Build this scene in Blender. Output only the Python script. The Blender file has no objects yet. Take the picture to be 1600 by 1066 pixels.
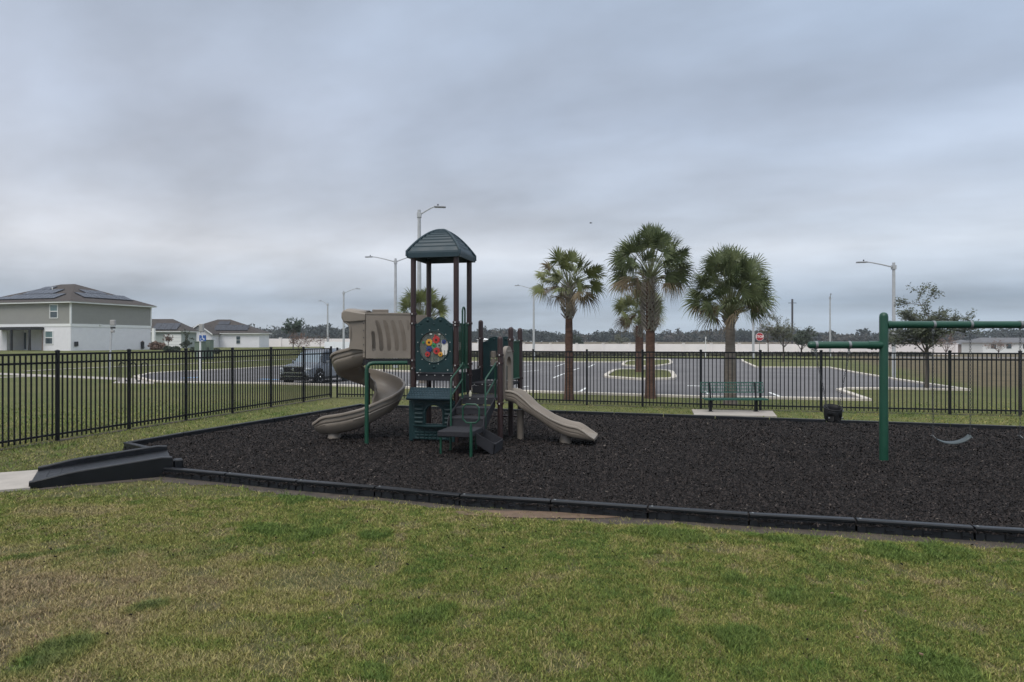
import bpy, bmesh, math, random
import numpy as np
from mathutils import Vector, Matrix
from mathutils.geometry import tessellate_polygon
R = math.radians
rnd = random.Random(7)
S = bpy.context.scene
COL = S.collection
# ------------------------------------------------------------------ camera
H = 2.2; F = 1067.0; HY = 534.0
cam = bpy.data.cameras.new('camera'); co = bpy.data.objects.new('camera', cam); COL.objects.link(co)
cam.sensor_width = 36; cam.lens = 36*F/1600; cam.clip_start = .05; cam.clip_end = 3000
co.location = (0, 0, H); co.rotation_euler = (R(90.03), 0, 0)
S.camera = co
S.view_settings.view_transform = 'Standard'; S.view_settings.look = 'None'
S.view_settings.exposure = 0.25; S.view_settings.gamma = 1
S.render.resolution_x = 1024; S.render.resolution_y = 682
# ------------------------------------------------------------------ light
SUN_EL, SUN_AZ = 55, 205
W = bpy.data.worlds.new('World'); S.world = W; W.use_nodes = True
def build_world():
    nt = W.node_tree; N = nt.nodes; L = nt.links; N.clear()
    out = N.new('ShaderNodeOutputWorld'); bg = N.new('ShaderNodeBackground'); bg.inputs['Strength'].default_value = .1
    L.new(bg.outputs[0], out.inputs[0])
    sky = N.new('ShaderNodeTexSky'); sky.sky_type = 'NISHITA'; sky.sun_disc = False
    sky.sun_elevation = R(SUN_EL); sky.sun_rotation = R(SUN_AZ)
    tc = N.new('ShaderNodeTexCoord'); sp = N.new('ShaderNodeSeparateXYZ'); L.new(tc.outputs['Generated'], sp.inputs[0])
    def m(op, a, b=None, c=None):
        n = N.new('ShaderNodeMath'); n.operation = op
        for i, q in enumerate((a, b, c)):
            if q is None: continue
            if isinstance(q, (int, float)): n.inputs[i].default_value = q
            else: L.new(q, n.inputs[i])
        return n.outputs[0]
    x, y, z = sp.outputs
    zc = m('MAXIMUM', z, 0.0)
    den = m('ADD', zc, .09)
    u = m('DIVIDE', x, den); v = m('DIVIDE', y, den)
    cb = N.new('ShaderNodeCombineXYZ'); L.new(u, cb.inputs[0]); L.new(v, cb.inputs[1])
    dn = m('ADD', zc, .28); cx = N.new('ShaderNodeCombineXYZ')
    L.new(m('DIVIDE', m('MULTIPLY_ADD', z, 1.1, x), dn), cx.inputs[0]); L.new(m('MULTIPLY', m('DIVIDE', m('MULTIPLY_ADD', x, .35, y), dn), 1.5), cx.inputs[1])
    def noise(vec, scale, det, rough, w=0):
        n = N.new('ShaderNodeTexNoise'); n.noise_dimensions = '4D'; n.inputs['W'].default_value = w
        n.inputs['Scale'].default_value = scale; n.inputs['Detail'].default_value = det; n.inputs['Roughness'].default_value = rough
        L.new(vec, n.inputs['Vector']); return n.outputs['Fac']
    n1 = noise(cx.outputs[0], .95, 5, .5, 3.1)
    n2 = noise(cx.outputs[0], 2.2, 5, .5, 8.4)
    cb2 = N.new('ShaderNodeCombineXYZ'); L.new(m('MULTIPLY', x, 1.3), cb2.inputs[0]); L.new(m('MULTIPLY', z, 22.0), cb2.inputs[1])
    n3 = noise(cb2.outputs[0], 1.0, 5, .55, 1.7)
    ramp = N.new('ShaderNodeValToRGB'); L.new(zc, ramp.inputs[0]); cr = ramp.color_ramp
    stops = [(0, (.40,.46,.52)), (.025, (.41,.465,.53)), (.055, (.345,.40,.475)), (.085, (.455,.495,.555)), (.125, (.57,.595,.64)),
             (.2, (.46,.50,.57)), (.3, (.41,.46,.55)), (.46, (.39,.455,.56)), (.60, (.80,.85,.93)), (1.0, (1.18,1.2,1.24))]
    cr.elements[0].position, cr.elements[0].color = stops[0][0], (*stops[0][1], 1)
    cr.elements[1].position, cr.elements[1].color = stops[-1][0], (*stops[-1][1], 1)
    for p, c in stops[1:-1]:
        e = cr.elements.new(p); e.color = (*c, 1)
    lowf = m('SUBTRACT', 1.0, m('SMOOTH_MIN', m('MULTIPLY', zc, 5.5), 1.0, .3))
    lowf = m('MAXIMUM', lowf, 0.0)
    f1 = m('MULTIPLY', m('SUBTRACT', n1, .5), 1.15)
    f2 = m('MULTIPLY', m('SUBTRACT', n2, .5), .5)
    f3 = m('MULTIPLY', m('MULTIPLY', m('SUBTRACT', n3, .5), .9), lowf)
    k = m('ADD', m('ADD', m('ADD', f1, f2), f3), 1.0)
    k = m('MULTIPLY', k, 10.0)
    vm = N.new('ShaderNodeVectorMath'); vm.operation = 'SCALE'; L.new(ramp.outputs[0], vm.inputs[0]); L.new(k, vm.inputs['Scale'])
    # warmer grey towards the left of the sky, bluer gaps
    tint = N.new('ShaderNodeMix'); tint.data_type = 'RGBA'
    L.new(m('MULTIPLY_ADD', x, .9, m('MULTIPLY_ADD', n2, 1.2, -.1)), tint.inputs[0])
    tint.inputs[6].default_value = (1.015, 1.0, .995, 1); tint.inputs[7].default_value = (.945, .992, 1.04, 1)
    mm = N.new('ShaderNodeVectorMath'); mm.operation = 'MULTIPLY'; L.new(vm.outputs[0], mm.inputs[0]); L.new(tint.outputs[2], mm.inputs[1])
    mix = N.new('ShaderNodeMix'); mix.data_type = 'RGBA'; mix.inputs[0].default_value = .05
    L.new(mm.outputs[0], mix.inputs[6]); L.new(sky.outputs[0], mix.inputs[7])
    L.new(mix.outputs[2], bg.inputs[0])
build_world()
sl = bpy.data.lights.new('sun', 'SUN'); sl.energy = 1.5; sl.angle = R(35); sl.color = (1, .97, .93)
so = bpy.data.objects.new('sun', sl); COL.objects.link(so)
az, el = R(SUN_AZ), R(SUN_EL)
sd = Vector((math.sin(az)*math.cos(el), math.cos(az)*math.cos(el), math.sin(el)))
so.rotation_euler = (-sd).to_track_quat('-Z', 'Y').to_euler()

# ------------------------------------------------------------------ helpers
def ss(a, b, x):
    t = np.clip((x-a)/(b-a), 0, 1); return t*t*(3-2*t)
def terr(x, y):
    w = (x+24.4)*(-.947)+(y-46.3)*.32
    a = 1.1*ss(8, 34, w)*ss(30, 50, y)
    b = 1.8*ss(155, 350, y)
    return np.maximum(a, b)
def g(px, py, z=0.0):
    d = F*(H-z)/(py-HY); return ((px-800)/F*d, d)
def at(px, d): return ((px-800)/F*d, d)
def zat(py, d): return H-(py-HY)*d/F

MATS = {}
def mat(name, col, rough=.6, var=.0, vscale=8.0, bump=0.0, bscale=60.0, metal=0.0, col2=None, detail=6.0, stretch=None, spec=.5, obj=True):
    if name in MATS: return MATS[name]
    M = bpy.data.materials.new(name); M.use_nodes = True; MATS[name] = M
    nt = M.node_tree; N = nt.nodes; L = nt.links
    b = N['Principled BSDF']; b.inputs['Roughness'].default_value = rough; b.inputs['Metallic'].default_value = metal
    b.inputs['Specular IOR Level'].default_value = spec
    b.inputs['Base Color'].default_value = (*col, 1)
    tc = N.new('ShaderNodeTexCoord'); mp = N.new('ShaderNodeMapping'); L.new(tc.outputs['Object'], mp.inputs[0])
    if stretch: mp.inputs['Scale'].default_value = stretch
    if col2 is None: col2 = tuple(min(1, c*(1+var)) for c in col); col1 = tuple(c*(1-var) for c in col)
    else: col1 = col
    n = N.new('ShaderNodeTexNoise'); n.inputs['Scale'].default_value = vscale; n.inputs['Detail'].default_value = detail
    n.inputs['Roughness'].default_value = .6
    L.new(mp.outputs[0], n.inputs['Vector'])
    mr = N.new('ShaderNodeMapRange'); mr.inputs[1].default_value = .3; mr.inputs[2].default_value = .7; L.new(n.outputs['Fac'], mr.inputs[0])
    mx = N.new('ShaderNodeMix'); mx.data_type = 'RGBA'; mx.inputs[6].default_value = (*col1, 1); mx.inputs[7].default_value = (*col2, 1)
    L.new(mr.outputs[0], mx.inputs[0]); L.new(mx.outputs[2], b.inputs['Base Color'])
    rr = N.new('ShaderNodeMapRange'); rr.inputs[3].default_value = max(0, rough-.08); rr.inputs[4].default_value = min(1, rough+.08)
    L.new(mr.outputs[0], rr.inputs[0]); L.new(rr.outputs[0], b.inputs['Roughness'])
    if bump:
        n2 = N.new('ShaderNodeTexNoise'); n2.inputs['Scale'].default_value = bscale; n2.inputs['Detail'].default_value = 4
        L.new(mp.outputs[0], n2.inputs['Vector'])
        bp = N.new('ShaderNodeBump'); bp.inputs['Strength'].default_value = bump; bp.inputs['Distance'].default_value = .01
        L.new(n2.outputs['Fac'], bp.inputs['Height']); L.new(bp.outputs[0], b.inputs['Normal'])
    return M

def world_loc(o):
    v = Vector((0, 0, 0))
    while o is not None: v = v+o.location; o = o.parent
    return v
def tag(o, label=None, cat=None, group=None, kind=None):
    if label: o['label'] = label
    if cat: o['category'] = cat
    if group: o['group'] = group
    if kind: o['kind'] = kind
    return o
def empty(name, loc, label=None, cat=None, group=None):
    o = bpy.data.objects.new(name, None); COL.objects.link(o); o.location = loc; o.empty_display_size = .2
    return tag(o, label, cat, group)
class MB:
    """collects shapes, all given in world coordinates (or local ones, for templates)"""
    def __init__(s): s.v = []; s.f = []; s.n = 0
    def add(s, vs, fs):
        b = s.n; s.v += [tuple(map(float, p)) for p in vs]; s.n += len(vs)
        s.f += [tuple(b+i for i in q) for q in fs]; return s
    def box(s, c, size, ax=None, ay=None, az=None, chamfer=0):
        ax = Vector(ax or (1, 0, 0)).normalized(); az = Vector(az or (0, 0, 1)).normalized()
        ay = Vector(ay).normalized() if ay else az.cross(ax)
        hx, hy, hz = size[0]/2, size[1]/2, size[2]/2; c = Vector(c)
        if chamfer:
            k = chamfer; vs = []; fs = []
            for zz in (-1, 1):
                for (a, b_) in ((-1,-1),(1,-1),(1,1),(-1,1)):
                    vs += [c+ax*a*(hx-k)+ay*b_*(hy-k)+az*zz*hz, c+ax*a*hx+ay*b_*(hy-k)+az*zz*(hz-k), c+ax*a*(hx-k)+ay*b_*hy+az*zz*(hz-k)]
            bm = bmesh.new(); bv = [bm.verts.new(p) for p in vs]; bmesh.ops.convex_hull(bm, input=bv)
            bm.verts.index_update(); s.add([q.co for q in bm.verts], [[q.index for q in f.verts] for f in bm.faces]); bm.free(); return s
        vs = [c+ax*a*hx+ay*b_*hy+az*d*hz for d in (-1, 1) for (a, b_) in ((-1,-1),(1,-1),(1,1),(-1,1))]
        return s.add(vs, [(3,2,1,0),(4,5,6,7),(0,1,5,4),(1,2,6,5),(2,3,7,6),(3,0,4,7)])
    def bx(s, x0, x1, y0, y1, z0, z1): return s.box(((x0+x1)/2, (y0+y1)/2, (z0+z1)/2), (abs(x1-x0), abs(y1-y0), abs(z1-z0)))
    def tube(s, pts, r, n=10, cap=True):
        pts = [Vector(p) for p in pts]; m = len(pts)
        rs = r if isinstance(r, (list, tuple)) else [r]*m
        up = None; vs = []
        for i, p in enumerate(pts):
            t = (pts[min(i+1, m-1)]-pts[max(i-1, 0)])
            t = t.normalized() if t.length > 1e-9 else Vector((0, 0, 1))
            if up is None:
                up = Vector((0, 0, 1)) if abs(t.z) < .9 else Vector((1, 0, 0))
            a = up-t*up.dot(t)
            if a.length < 1e-6: a = t.orthogonal()
            a.normalize(); b = t.cross(a); up = a
            for k in range(n):
                q = 2*math.pi*k/n; vs.append(p+(a*math.cos(q)+b*math.sin(q))*rs[i])
        fs = [(i*n+k, i*n+(k+1) % n, (i+1)*n+(k+1) % n, (i+1)*n+k) for i in range(m-1) for k in range(n)]
        if cap: fs += [tuple(reversed(range(n))), tuple(range((m-1)*n, m*n))]
        return s.add(vs, fs)
    def cyl(s, p, z0, z1, r, n=16): return s.tube([(p[0], p[1], z0), (p[0], p[1], z1)], r, n)
    def lathe(s, c, prof, n=20, axis=(0, 0, 1)):
        ax = Vector(axis).normalized(); a = ax.orthogonal().normalized(); b = ax.cross(a); c = Vector(c); vs = []
        for (r, h) in prof:
            for k in range(n):
                q = 2*math.pi*k/n; vs.append(c+ax*h+(a*math.cos(q)+b*math.sin(q))*r)
        m = len(prof)
        fs = [(i*n+k, i*n+(k+1) % n, (i+1)*n+(k+1) % n, (i+1)*n+k) for i in range(m-1) for k in range(n)]
        fs += [tuple(reversed(range(n))), tuple(range((m-1)*n, m*n))]
        return s.add(vs, fs)
    def prism(s, outer, holes, P, e, n, t, up=(0, 0, 1)):
        """flat panel: 2-D outline (s,z) laid from P along e and up, thickness t along n"""
        P = Vector(P); e = Vector(e); n = Vector(n); up = Vector(up)
        loops = [list(outer)]+[list(h) for h in holes]
        tri = tessellate_polygon([[Vector((a, b, 0)) for a, b in lp] for lp in loops])
        flat = [q for lp in loops for q in lp]; N_ = len(flat)
        vs = [P+e*a+up*b-n*t/2 for a, b in flat]+[P+e*a+up*b+n*t/2 for a, b in flat]
        fs = [tuple(q) for q in tri]+[tuple(N_+i for i in reversed(q)) for q in tri]
        k = 0
        for lp in loops:
            m = len(lp)
            for i in range(m): fs.append((k+i, k+(i+1) % m, N_+k+(i+1) % m, N_+k+i))
            k += m
        return s.add(vs, fs)
    def sweep(s, frames, prof, cap=True):
        """frames: (origin, side, up); prof: closed loop of (side, up)"""
        n = len(prof(0)) if callable(prof) else len(prof); vs = []; m = len(frames)
        for i, (o, a, b) in enumerate(frames):
            pf = prof(i/(m-1)) if callable(prof) else prof
            for (q, w) in pf: vs.append(Vector(o)+Vector(a)*q+Vector(b)*w)
        fs = [(i*n+k, i*n+(k+1) % n, (i+1)*n+(k+1) % n, (i+1)*n+k) for i in range(m-1) for k in range(n)]
        s.add(vs, fs)
        if cap:
            for base, i in ((0, 0), ((m-1)*n, m-1)):
                pf = prof(i/(m-1)) if callable(prof) else prof
                tri = tessellate_polygon([[Vector((q, w, 0)) for q, w in pf]])
                s.f += [tuple(s.n-len(vs)+base+j for j in t) for t in tri]
        return s
    def build(s, name, m, parent=None, smooth=False, label=None, bevel=0, angle=40):
        off = world_loc(parent) if parent is not None else Vector((0, 0, 0))
        me = bpy.data.meshes.new(name)
        me.from_pydata([(x-off.x, y-off.y, z-off.z) for x, y, z in s.v], [], s.f)
        bm = bmesh.new(); bm.from_mesh(me); bmesh.ops.recalc_face_normals(bm, faces=bm.faces); bm.to_mesh(me); bm.free()
        me.materials.append(m)
        o = bpy.data.objects.new(name, me); COL.objects.link(o)
        if parent is not None: o.parent = parent
        if smooth:
            me.shade_smooth()
            try: me.set_sharp_from_angle(angle=R(angle))
            except Exception: pass
        if bevel:
            bv = o.modifiers.new('bevel', 'BEVEL'); bv.width = bevel; bv.segments = 2; bv.limit_method = 'ANGLE'; bv.angle_limit = R(40)
        if label: o['label'] = label
        return o
def kids(o): return [c for c in bpy.data.objects if c.parent == o]
def copy_tree(o, parent=None):
    ch = kids(o); c = o.copy(); COL.objects.link(c)
    if parent is not None: c.parent = parent
    for k in ch: copy_tree(k, c)
    return c
def structure(o): o['kind'] = 'structure'; return o
def npmesh(name, V, nper, M, kind=None, tint=None, hue=None):
    """big mesh from numpy: V (N,3) verts; faces index array (M,k)"""
    me = bpy.data.meshes.new(name); me.vertices.add(len(V)); me.vertices.foreach_set('co', V.astype(np.float32).ravel())
    k = nper.shape[1]; me.loops.add(nper.size); me.loops.foreach_set('vertex_index', nper.astype(np.int32).ravel())
    me.polygons.add(len(nper)); me.polygons.foreach_set('loop_start', np.arange(0, nper.size, k, dtype=np.int32))
    if tint is not None:
        at_ = me.attributes.new('tint', 'FLOAT', 'POINT'); at_.data.foreach_set('value', tint.astype(np.float32))
    if hue is not None:
        at_ = me.attributes.new('hue', 'FLOAT', 'POINT'); at_.data.foreach_set('value', hue.astype(np.float32))
    me.update(calc_edges=True); me.materials.append(M)
    o = bpy.data.objects.new(name, me); COL.objects.link(o)
    if kind: o['kind'] = kind
    return o
def vnoise(X, Y, sc, seed, octs=3):
    out = 0; amp = 1; tot = 0
    rs = np.random.RandomState(seed); G = rs.rand(256, 256)
    for o_ in range(octs):
        x = X*sc*2**o_+37.3*o_; y = Y*sc*2**o_+11.7*o_; xi = np.floor(x).astype(int); yi = np.floor(y).astype(int); fx = x-xi; fy = y-yi; fx = fx*fx*(3-2*fx); fy = fy*fy*(3-2*fy)
        a = G[xi % 256, yi % 256]; b = G[(xi+1) % 256, yi % 256]; c = G[xi % 256, (yi+1) % 256]; d = G[(xi+1) % 256, (yi+1) % 256]
        out = out+amp*((a*(1-fx)+b*fx)*(1-fy)+(c*(1-fx)+d*fx)*fy); tot += amp; amp *= .55
    return out/tot
def inpoly(X, Y, poly):
    r = np.zeros(X.shape, bool); n = len(poly)
    for i in range(n):
        x1, y1 = poly[i]; x2, y2 = poly[(i+1) % n]
        if y1 == y2: continue
        c = ((y1 > Y) != (y2 > Y)) & (X < (x2-x1)*(Y-y1)/(y2-y1)+x1); r ^= c
    return r

# ------------------------------------------------------------------ materials
green_metal = mat('green_powder_coat', (.006, .055, .03), .38, .12, 6)
swing_green = mat('swing_green_paint', (.006, .052, .029), .38, .15, 5, col2=(.008, .066, .037))
teal_plastic = mat('dark_teal_plastic', (.006, .028, .030), .5, .2, 5, .15, 90, spec=.35)
roof_plastic = mat('roof_teal_plastic', (.017, .040, .052), .5, .12, 4, .15, 60)
brown_post = mat('brown_post_paint', (.034, .016, .015), .4, .15, 5)
tan_plastic = mat('tan_plastic', (.215, .18, .145), .5, .13, 3, .1, 50)
slide_tan = mat('slide_tan', (.222, .187, .150), .42, .13, 2.2, .08, 30)
deck_mat = mat('deck_rubber', (.026, .026, .030), .65, .2, 20, .4, 200, spec=.25)
black_fence = mat('black_fence_paint', (.006, .007, .009), .5, .2, 4, spec=.25)
border_mat = mat('black_border_plastic', (.005, .006, .008), .38, .25, 6, .2, 50, spec=.35)
steel = mat('galvanised_steel', (.24, .25, .25), .45, .1, 8, metal=.6)
dark_steel = mat('chain_steel', (.06, .06, .062), .5, .2, 20, metal=.3)
concrete = mat('concrete', (.37, .335, .295), .85, .12, 3, .3, 80)
kerb_mat = mat('kerb_concrete', (.56, .51, .44), .85, .15, 2, .2, 40)
paint_white = mat('road_paint_white', (.72, .72, .70), .7, .12, 4)
paint_blue = mat('road_paint_blue', (.2, .38, .6), .7, .12, 4)
pole_mat = mat('grey_concrete_pole', (.42, .43, .44), .7, .1, 5, .1, 60)
bolt_mat = mat('bolt_pale', (.5, .5, .48), .4, .1)
black_rubber = mat('black_rubber', (.010, .010, .011), .55, .2, 30, spec=.3)
glass_clear = mat('hazy_polycarbonate', (.12, .14, .125), .25, .1, 6)
def gl(m):
    b = m.node_tree.nodes['Principled BSDF']; b.inputs['Alpha'].default_value = .55
gl(glass_clear)
red_p = mat('red_plastic', (.42, .03, .028), .4, .08); yel_p = mat('yellow_plastic', (.58, .27, .02), .4, .08)
blu_p = mat('blue_plastic', (.02, .045, .18), .4, .08); grn_p = mat('green_plastic', (.02, .24, .08), .4, .08)
gry_p = mat('grey_plastic', (.2, .22, .2), .4, .08)
white_p = mat('white_sticker', (.62, .6, .54), .5, .08)
window_glass = mat('window_glass', (.05, .07, .08), .08, .1, 2, spec=.8)
window_pale = mat('window_blinds_glass', (.12, .19, .19), .12, .1, 2, spec=.8)
white_trim = mat('white_trim', (.78, .78, .76), .6, .05)

def ground_color(nt, near=True):
    """grass colour by world position; shared between the sheet and the blades"""
    N = nt.nodes; L = nt.links
    geo = N.new('ShaderNodeNewGeometry'); sp = N.new('ShaderNodeSeparateXYZ'); L.new(geo.outputs['Position'], sp.inputs[0])
    cb = N.new('ShaderNodeCombineXYZ'); L.new(sp.outputs[0], cb.inputs[0]); L.new(sp.outputs[1], cb.inputs[1])
    def m(op, a, b=None, c=None, clamp=False):
        n = N.new('ShaderNodeMath'); n.operation = op; n.use_clamp = clamp
        for i, q in enumerate((a, b, c)):
            if q is None: continue
            if isinstance(q, (int, float)): n.inputs[i].default_value = q
            else: L.new(q, n.inputs[i])
        return n.outputs[0]
    def noise(s, d=4, r=.55, off=0):
        n = N.new('ShaderNodeTexNoise'); n.noise_dimensions = '4D'; n.inputs['W'].default_value = off
        n.inputs['Scale'].default_value = s; n.inputs['Detail'].default_value = d; n.inputs['Roughness'].default_value = r
        L.new(cb.outputs[0], n.inputs['Vector']); return n.outputs['Fac']
    def rng(v, a, b, smooth=True):
        n = N.new('ShaderNodeMapRange'); n.interpolation_type = 'SMOOTHSTEP' if smooth else 'LINEAR'
        n.inputs[1].default_value = a; n.inputs[2].default_value = b; L.new(v, n.inputs[0]); return n.outputs[0]
    def mix(f, a, b):
        n = N.new('ShaderNodeMix'); n.data_type = 'RGBA'
        if isinstance(f, (int, float)): n.inputs[0].default_value = f
        else: L.new(f, n.inputs[0])
        for i, q in ((6, a), (7, b)):
            if isinstance(q, tuple): n.inputs[i].default_value = (*q, 1)
            else: L.new(q, n.inputs[i])
        return n.outputs[2]
    x, y = sp.outputs[0], sp.outputs[1]
    big = noise(.55, 5, .6, 1); mid = noise(2.2, 5, .62, 4); fine = noise(9, 4, .65, 9)
    base = mix(rng(big, .35, .65), (.150, .195, .050), (.200, .225, .066))
    base = mix(rng(mid, .42, .72), base, (.27, .25, .085))
    base = mix(m('MULTIPLY', rng(fine, .55, .8), .55), base, (.30, .24, .12))
    base = mix(m('MULTIPLY', rng(noise(19, 3, .7, 41), .52, .66), .75), base, (.085, .135, .032))
    base = mix(m('MULTIPLY', rng(noise(15, 3, .7, 47), .56, .68), .65), base, (.36, .30, .17))
    base = mix(m('MULTIPLY', rng(noise(5.0, 4, .6, 22), .58, .70), .8), base, (.25, .185, .13))
    # dry patch of the lawn on the left, nearest the viewer
    dx = m('ADD', x, 4.3); dy = m('SUBTRACT', y, 5.4)
    dist = m('SQRT', m('ADD', m('MULTIPLY', m('MULTIPLY', dx, dx), .14), m('MULTIPLY', m('MULTIPLY', dy, dy), .12)))
    dry = rng(m('ADD', m('SUBTRACT', 1.0, dist), m('MULTIPLY', m('SUBTRACT', noise(1.3, 5, .62, 14), .5), 1.7)), .05, .62)
    drycol = mix(rng(noise(7, 5, .7, 6), .35, .65), (.20, .155, .11), (.37, .30, .18))
    base = mix(m('MULTIPLY', dry, .85), base, drycol)
    # deep green tufts of another grass
    tuft = m('MULTIPLY', rng(noise(1.7, 3, .5, 31), .62, .70), rng(noise(6, 3, .6, 33), .35, .55))
    base = mix(m('MULTIPLY', tuft, .8), base, (.065, .16, .03))
    # far lawns slightly duller, dry field on the right
    far = rng(y, 14.0, 30.0)
    base = mix(m('MULTIPLY', far, .8), base, mix(rng(noise(.25, 5, .6, 2), .35, .65), (.130, .150, .052), (.205, .195, .080)))
    q = m('SUBTRACT', m('MULTIPLY_ADD', y, -.37, x), 9.0)
    q = m('ADD', q, m('MULTIPLY', m('SUBTRACT', noise(.35, 5, .6, 5), .5), 9.0))
    fld = m('MULTIPLY', rng(q, 0, 3), rng(y, 30, 35))
    base = mix(m('MULTIPLY', fld, .9), base, mix(rng(noise(.6, 5, .6, 12), .35, .65), (.15, .11, .072), (.235, .175, .11)))
    ff = rng(y, 142.0, 160.0)
    base = mix(ff, base, (.20, .155, .10))
    return base, m, noise, rng, mix
def grass_mats():
    M = bpy.data.materials.new('lawn_sheet'); M.use_nodes = True; nt = M.node_tree
    base, m, noise, rng, mix = ground_color(nt); b = nt.nodes['Principled BSDF']; b.inputs['Roughness'].default_value = .9
    b.inputs['Specular IOR Level'].default_value = .15
    det = noise(38, 3, .7, 2); det2 = noise(12, 4, .7, 3)
    geo = nt.nodes.new('ShaderNodeNewGeometry'); spz = nt.nodes.new('ShaderNodeSeparateXYZ'); nt.links.new(geo.outputs['Position'], spz.inputs[0])
    near = rng(spz.outputs[1], 20.0, 12.0)
    base = mix(m('MULTIPLY', near, .6), base, mix(rng(det2, .35, .65), (.075, .058, .036), (.15, .118, .072)))
    base = mix(m('MULTIPLY', rng(det, .68, .36), .75), base, (.035, .038, .016))  # near-black flecks: shade in the gaps between blades, painted into the sheet colour
    nt.links.new(base, b.inputs['Base Color'])
    bp = nt.nodes.new('ShaderNodeBump'); bp.inputs['Strength'].default_value = .8; bp.inputs['Distance'].default_value = .03
    nt.links.new(m('ADD', det, det2), bp.inputs['Height']); nt.links.new(bp.outputs[0], b.inputs['Normal'])
    B = bpy.data.materials.new('grass_blades'); B.use_nodes = True; nt = B.node_tree
    base, m, noise, rng, mix = ground_color(nt); b = nt.nodes['Principled BSDF']; b.inputs['Roughness'].default_value = .75
    b.inputs['Specular IOR Level'].default_value = .2
    a = nt.nodes.new('ShaderNodeAttribute'); a.attribute_name = 'tint'
    v1 = mix(rng(a.outputs['Fac'], .0, .5, False), (.45, .50, .4), (1.0, 1.0, .95)); v2 = mix(rng(a.outputs['Fac'], .62, 1.0, False), v1, (1.65, 1.55, 1.4))
    hu = nt.nodes.new('ShaderNodeAttribute'); hu.attribute_name = 'hue'; hr_ = nt.nodes.new('ShaderNodeValToRGB'); e = hr_.color_ramp
    e.elements[0].color = (.055, .125, .028, 1); e.elements[1].color = (.27, .20, .14, 1)
    for p_, c_ in ((.25, (.095, .155, .034)), (.48, (.16, .20, .047)), (.66, (.25, .24, .07)), (.82, (.40, .33, .17))): q_ = e.elements.new(p_); q_.color = (*c_, 1)
    nt.links.new(hu.outputs['Fac'], hr_.inputs[0]); base = mix(.68, base, hr_.outputs[0])
    mu = nt.nodes.new('ShaderNodeMix'); mu.data_type = 'RGBA'; mu.blend_type = 'MULTIPLY'; mu.inputs[0].default_value = 1
    nt.links.new(base, mu.inputs[6]); nt.links.new(v2, mu.inputs[7]); nt.links.new(mu.outputs[2], b.inputs['Base Color'])
    return M, B
lawn_mat, blade_mat = grass_mats()

def asphalt_mat():
    M = mat('asphalt', (.12, .115, .117), .9, .1, .28, .3, 120, col2=(.18, .173, .173), spec=.2)
    return M
asphalt = asphalt_mat()

# ------------------------------------------------------------------ layout polygons
# far edge of the play bed and its front edge, as points on the ground
FRONT = [g(250, 746), g(351, 756), g(462, 768), g(585, 778.5), g(718, 792), g(860, 801.5), g(1012, 812.5), g(1170, 824), g(1338, 833.5), g(1523, 846.5), (6.3, 7.22), (7.5, 6.95), (8.7, 6.72)]
LEFTTOP = [(-6.35, 12.42), (-7.72, 13.55), (-7.30, 15.0), (-6.79, 16.4), (-6.28, 17.8), (-5.78, 19.2), (-5.3, 20.6), (-4.88, 21.95)]
BACK = [(-4.88, 21.95)]+[(-4.88+1.30*i, 21.95-.315*1.30*i-.0012*(1.3*i)**2) for i in range(1, 18)]
BED = FRONT+[(17.5, 6.7), (BACK[-1][0], BACK[-1][1])]+BACK[::-1][1:]+LEFTTOP[::-1][1:]+[(-5.75, 11.35)]
LOT = [g(*p) for p in [(212, 590), (235, 597), (259, 598.8), (424, 600.8), (560, 605), (840, 614.3), (1002, 619.5), (1092, 622.4), (1249, 624.8), (1356, 626.9), (1311, 611), (1323, 609.2), (1395, 609), (1512, 611.2),
       (1400, 594.4), (1339, 584), (1294, 575.2), (1182, 575), (1162, 566), (1158, 561), (1040, 560.6), (966.7, 567), (840, 566.3), (700, 566), (560, 566.5), (428, 574), (380, 577.3), (294, 581.5), (237, 584.7)]]
# ------------------------------------------------------------------ ground
def make_ground():
    ys = np.concatenate([np.linspace(-40, 2, 8), np.linspace(3, 26, 47), np.linspace(28, 60, 20), np.linspace(64, 160, 30), np.linspace(170, 420, 20), np.linspace(480, 1500, 8)])
    xs = np.concatenate([-np.geomspace(1400, 60, 16), np.linspace(-56, -12, 23), np.linspace(-11, 11, 45), np.linspace(13, 56, 20), np.geomspace(60, 1400, 16)])
    X, Y = np.meshgrid(xs, ys); Z = terr(X, Y)
    und = .022*np.sin(X*1.3+.5)*np.cos(Y*1.1)+.015*np.sin(X*.6-Y*.9)
    Z = Z+und*ss(8.2, 6.6, Y)*ss(-30, -8, -np.abs(X))
    V = np.stack([X, Y, Z], -1).reshape(-1, 3); nx = len(xs); ny = len(ys)
    i = np.arange((ny-1)*(nx-1)); r = i//(nx-1); c = i % (nx-1); a = r*nx+c
    Fq = np.stack([a, a+1, a+nx+1, a+nx], -1)
    o = npmesh('ground', V, Fq, lawn_mat, 'structure'); o.data.shade_smooth()
    return o
make_ground()
def sheet(name, poly, z, m, kind='structure'):
    tri = tessellate_polygon([[Vector((a, b, 0)) for a, b in poly]])
    b = MB(); b.add([(x, y, z) for x, y in poly], [tuple(t) for t in tri]); o = b.build(name, m)
    for p in o.data.polygons:
        if p.normal.z < 0: p.flip()
    if kind: o['kind'] = kind
    return o
sheet('parking_lot', LOT, .006, asphalt)
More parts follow.
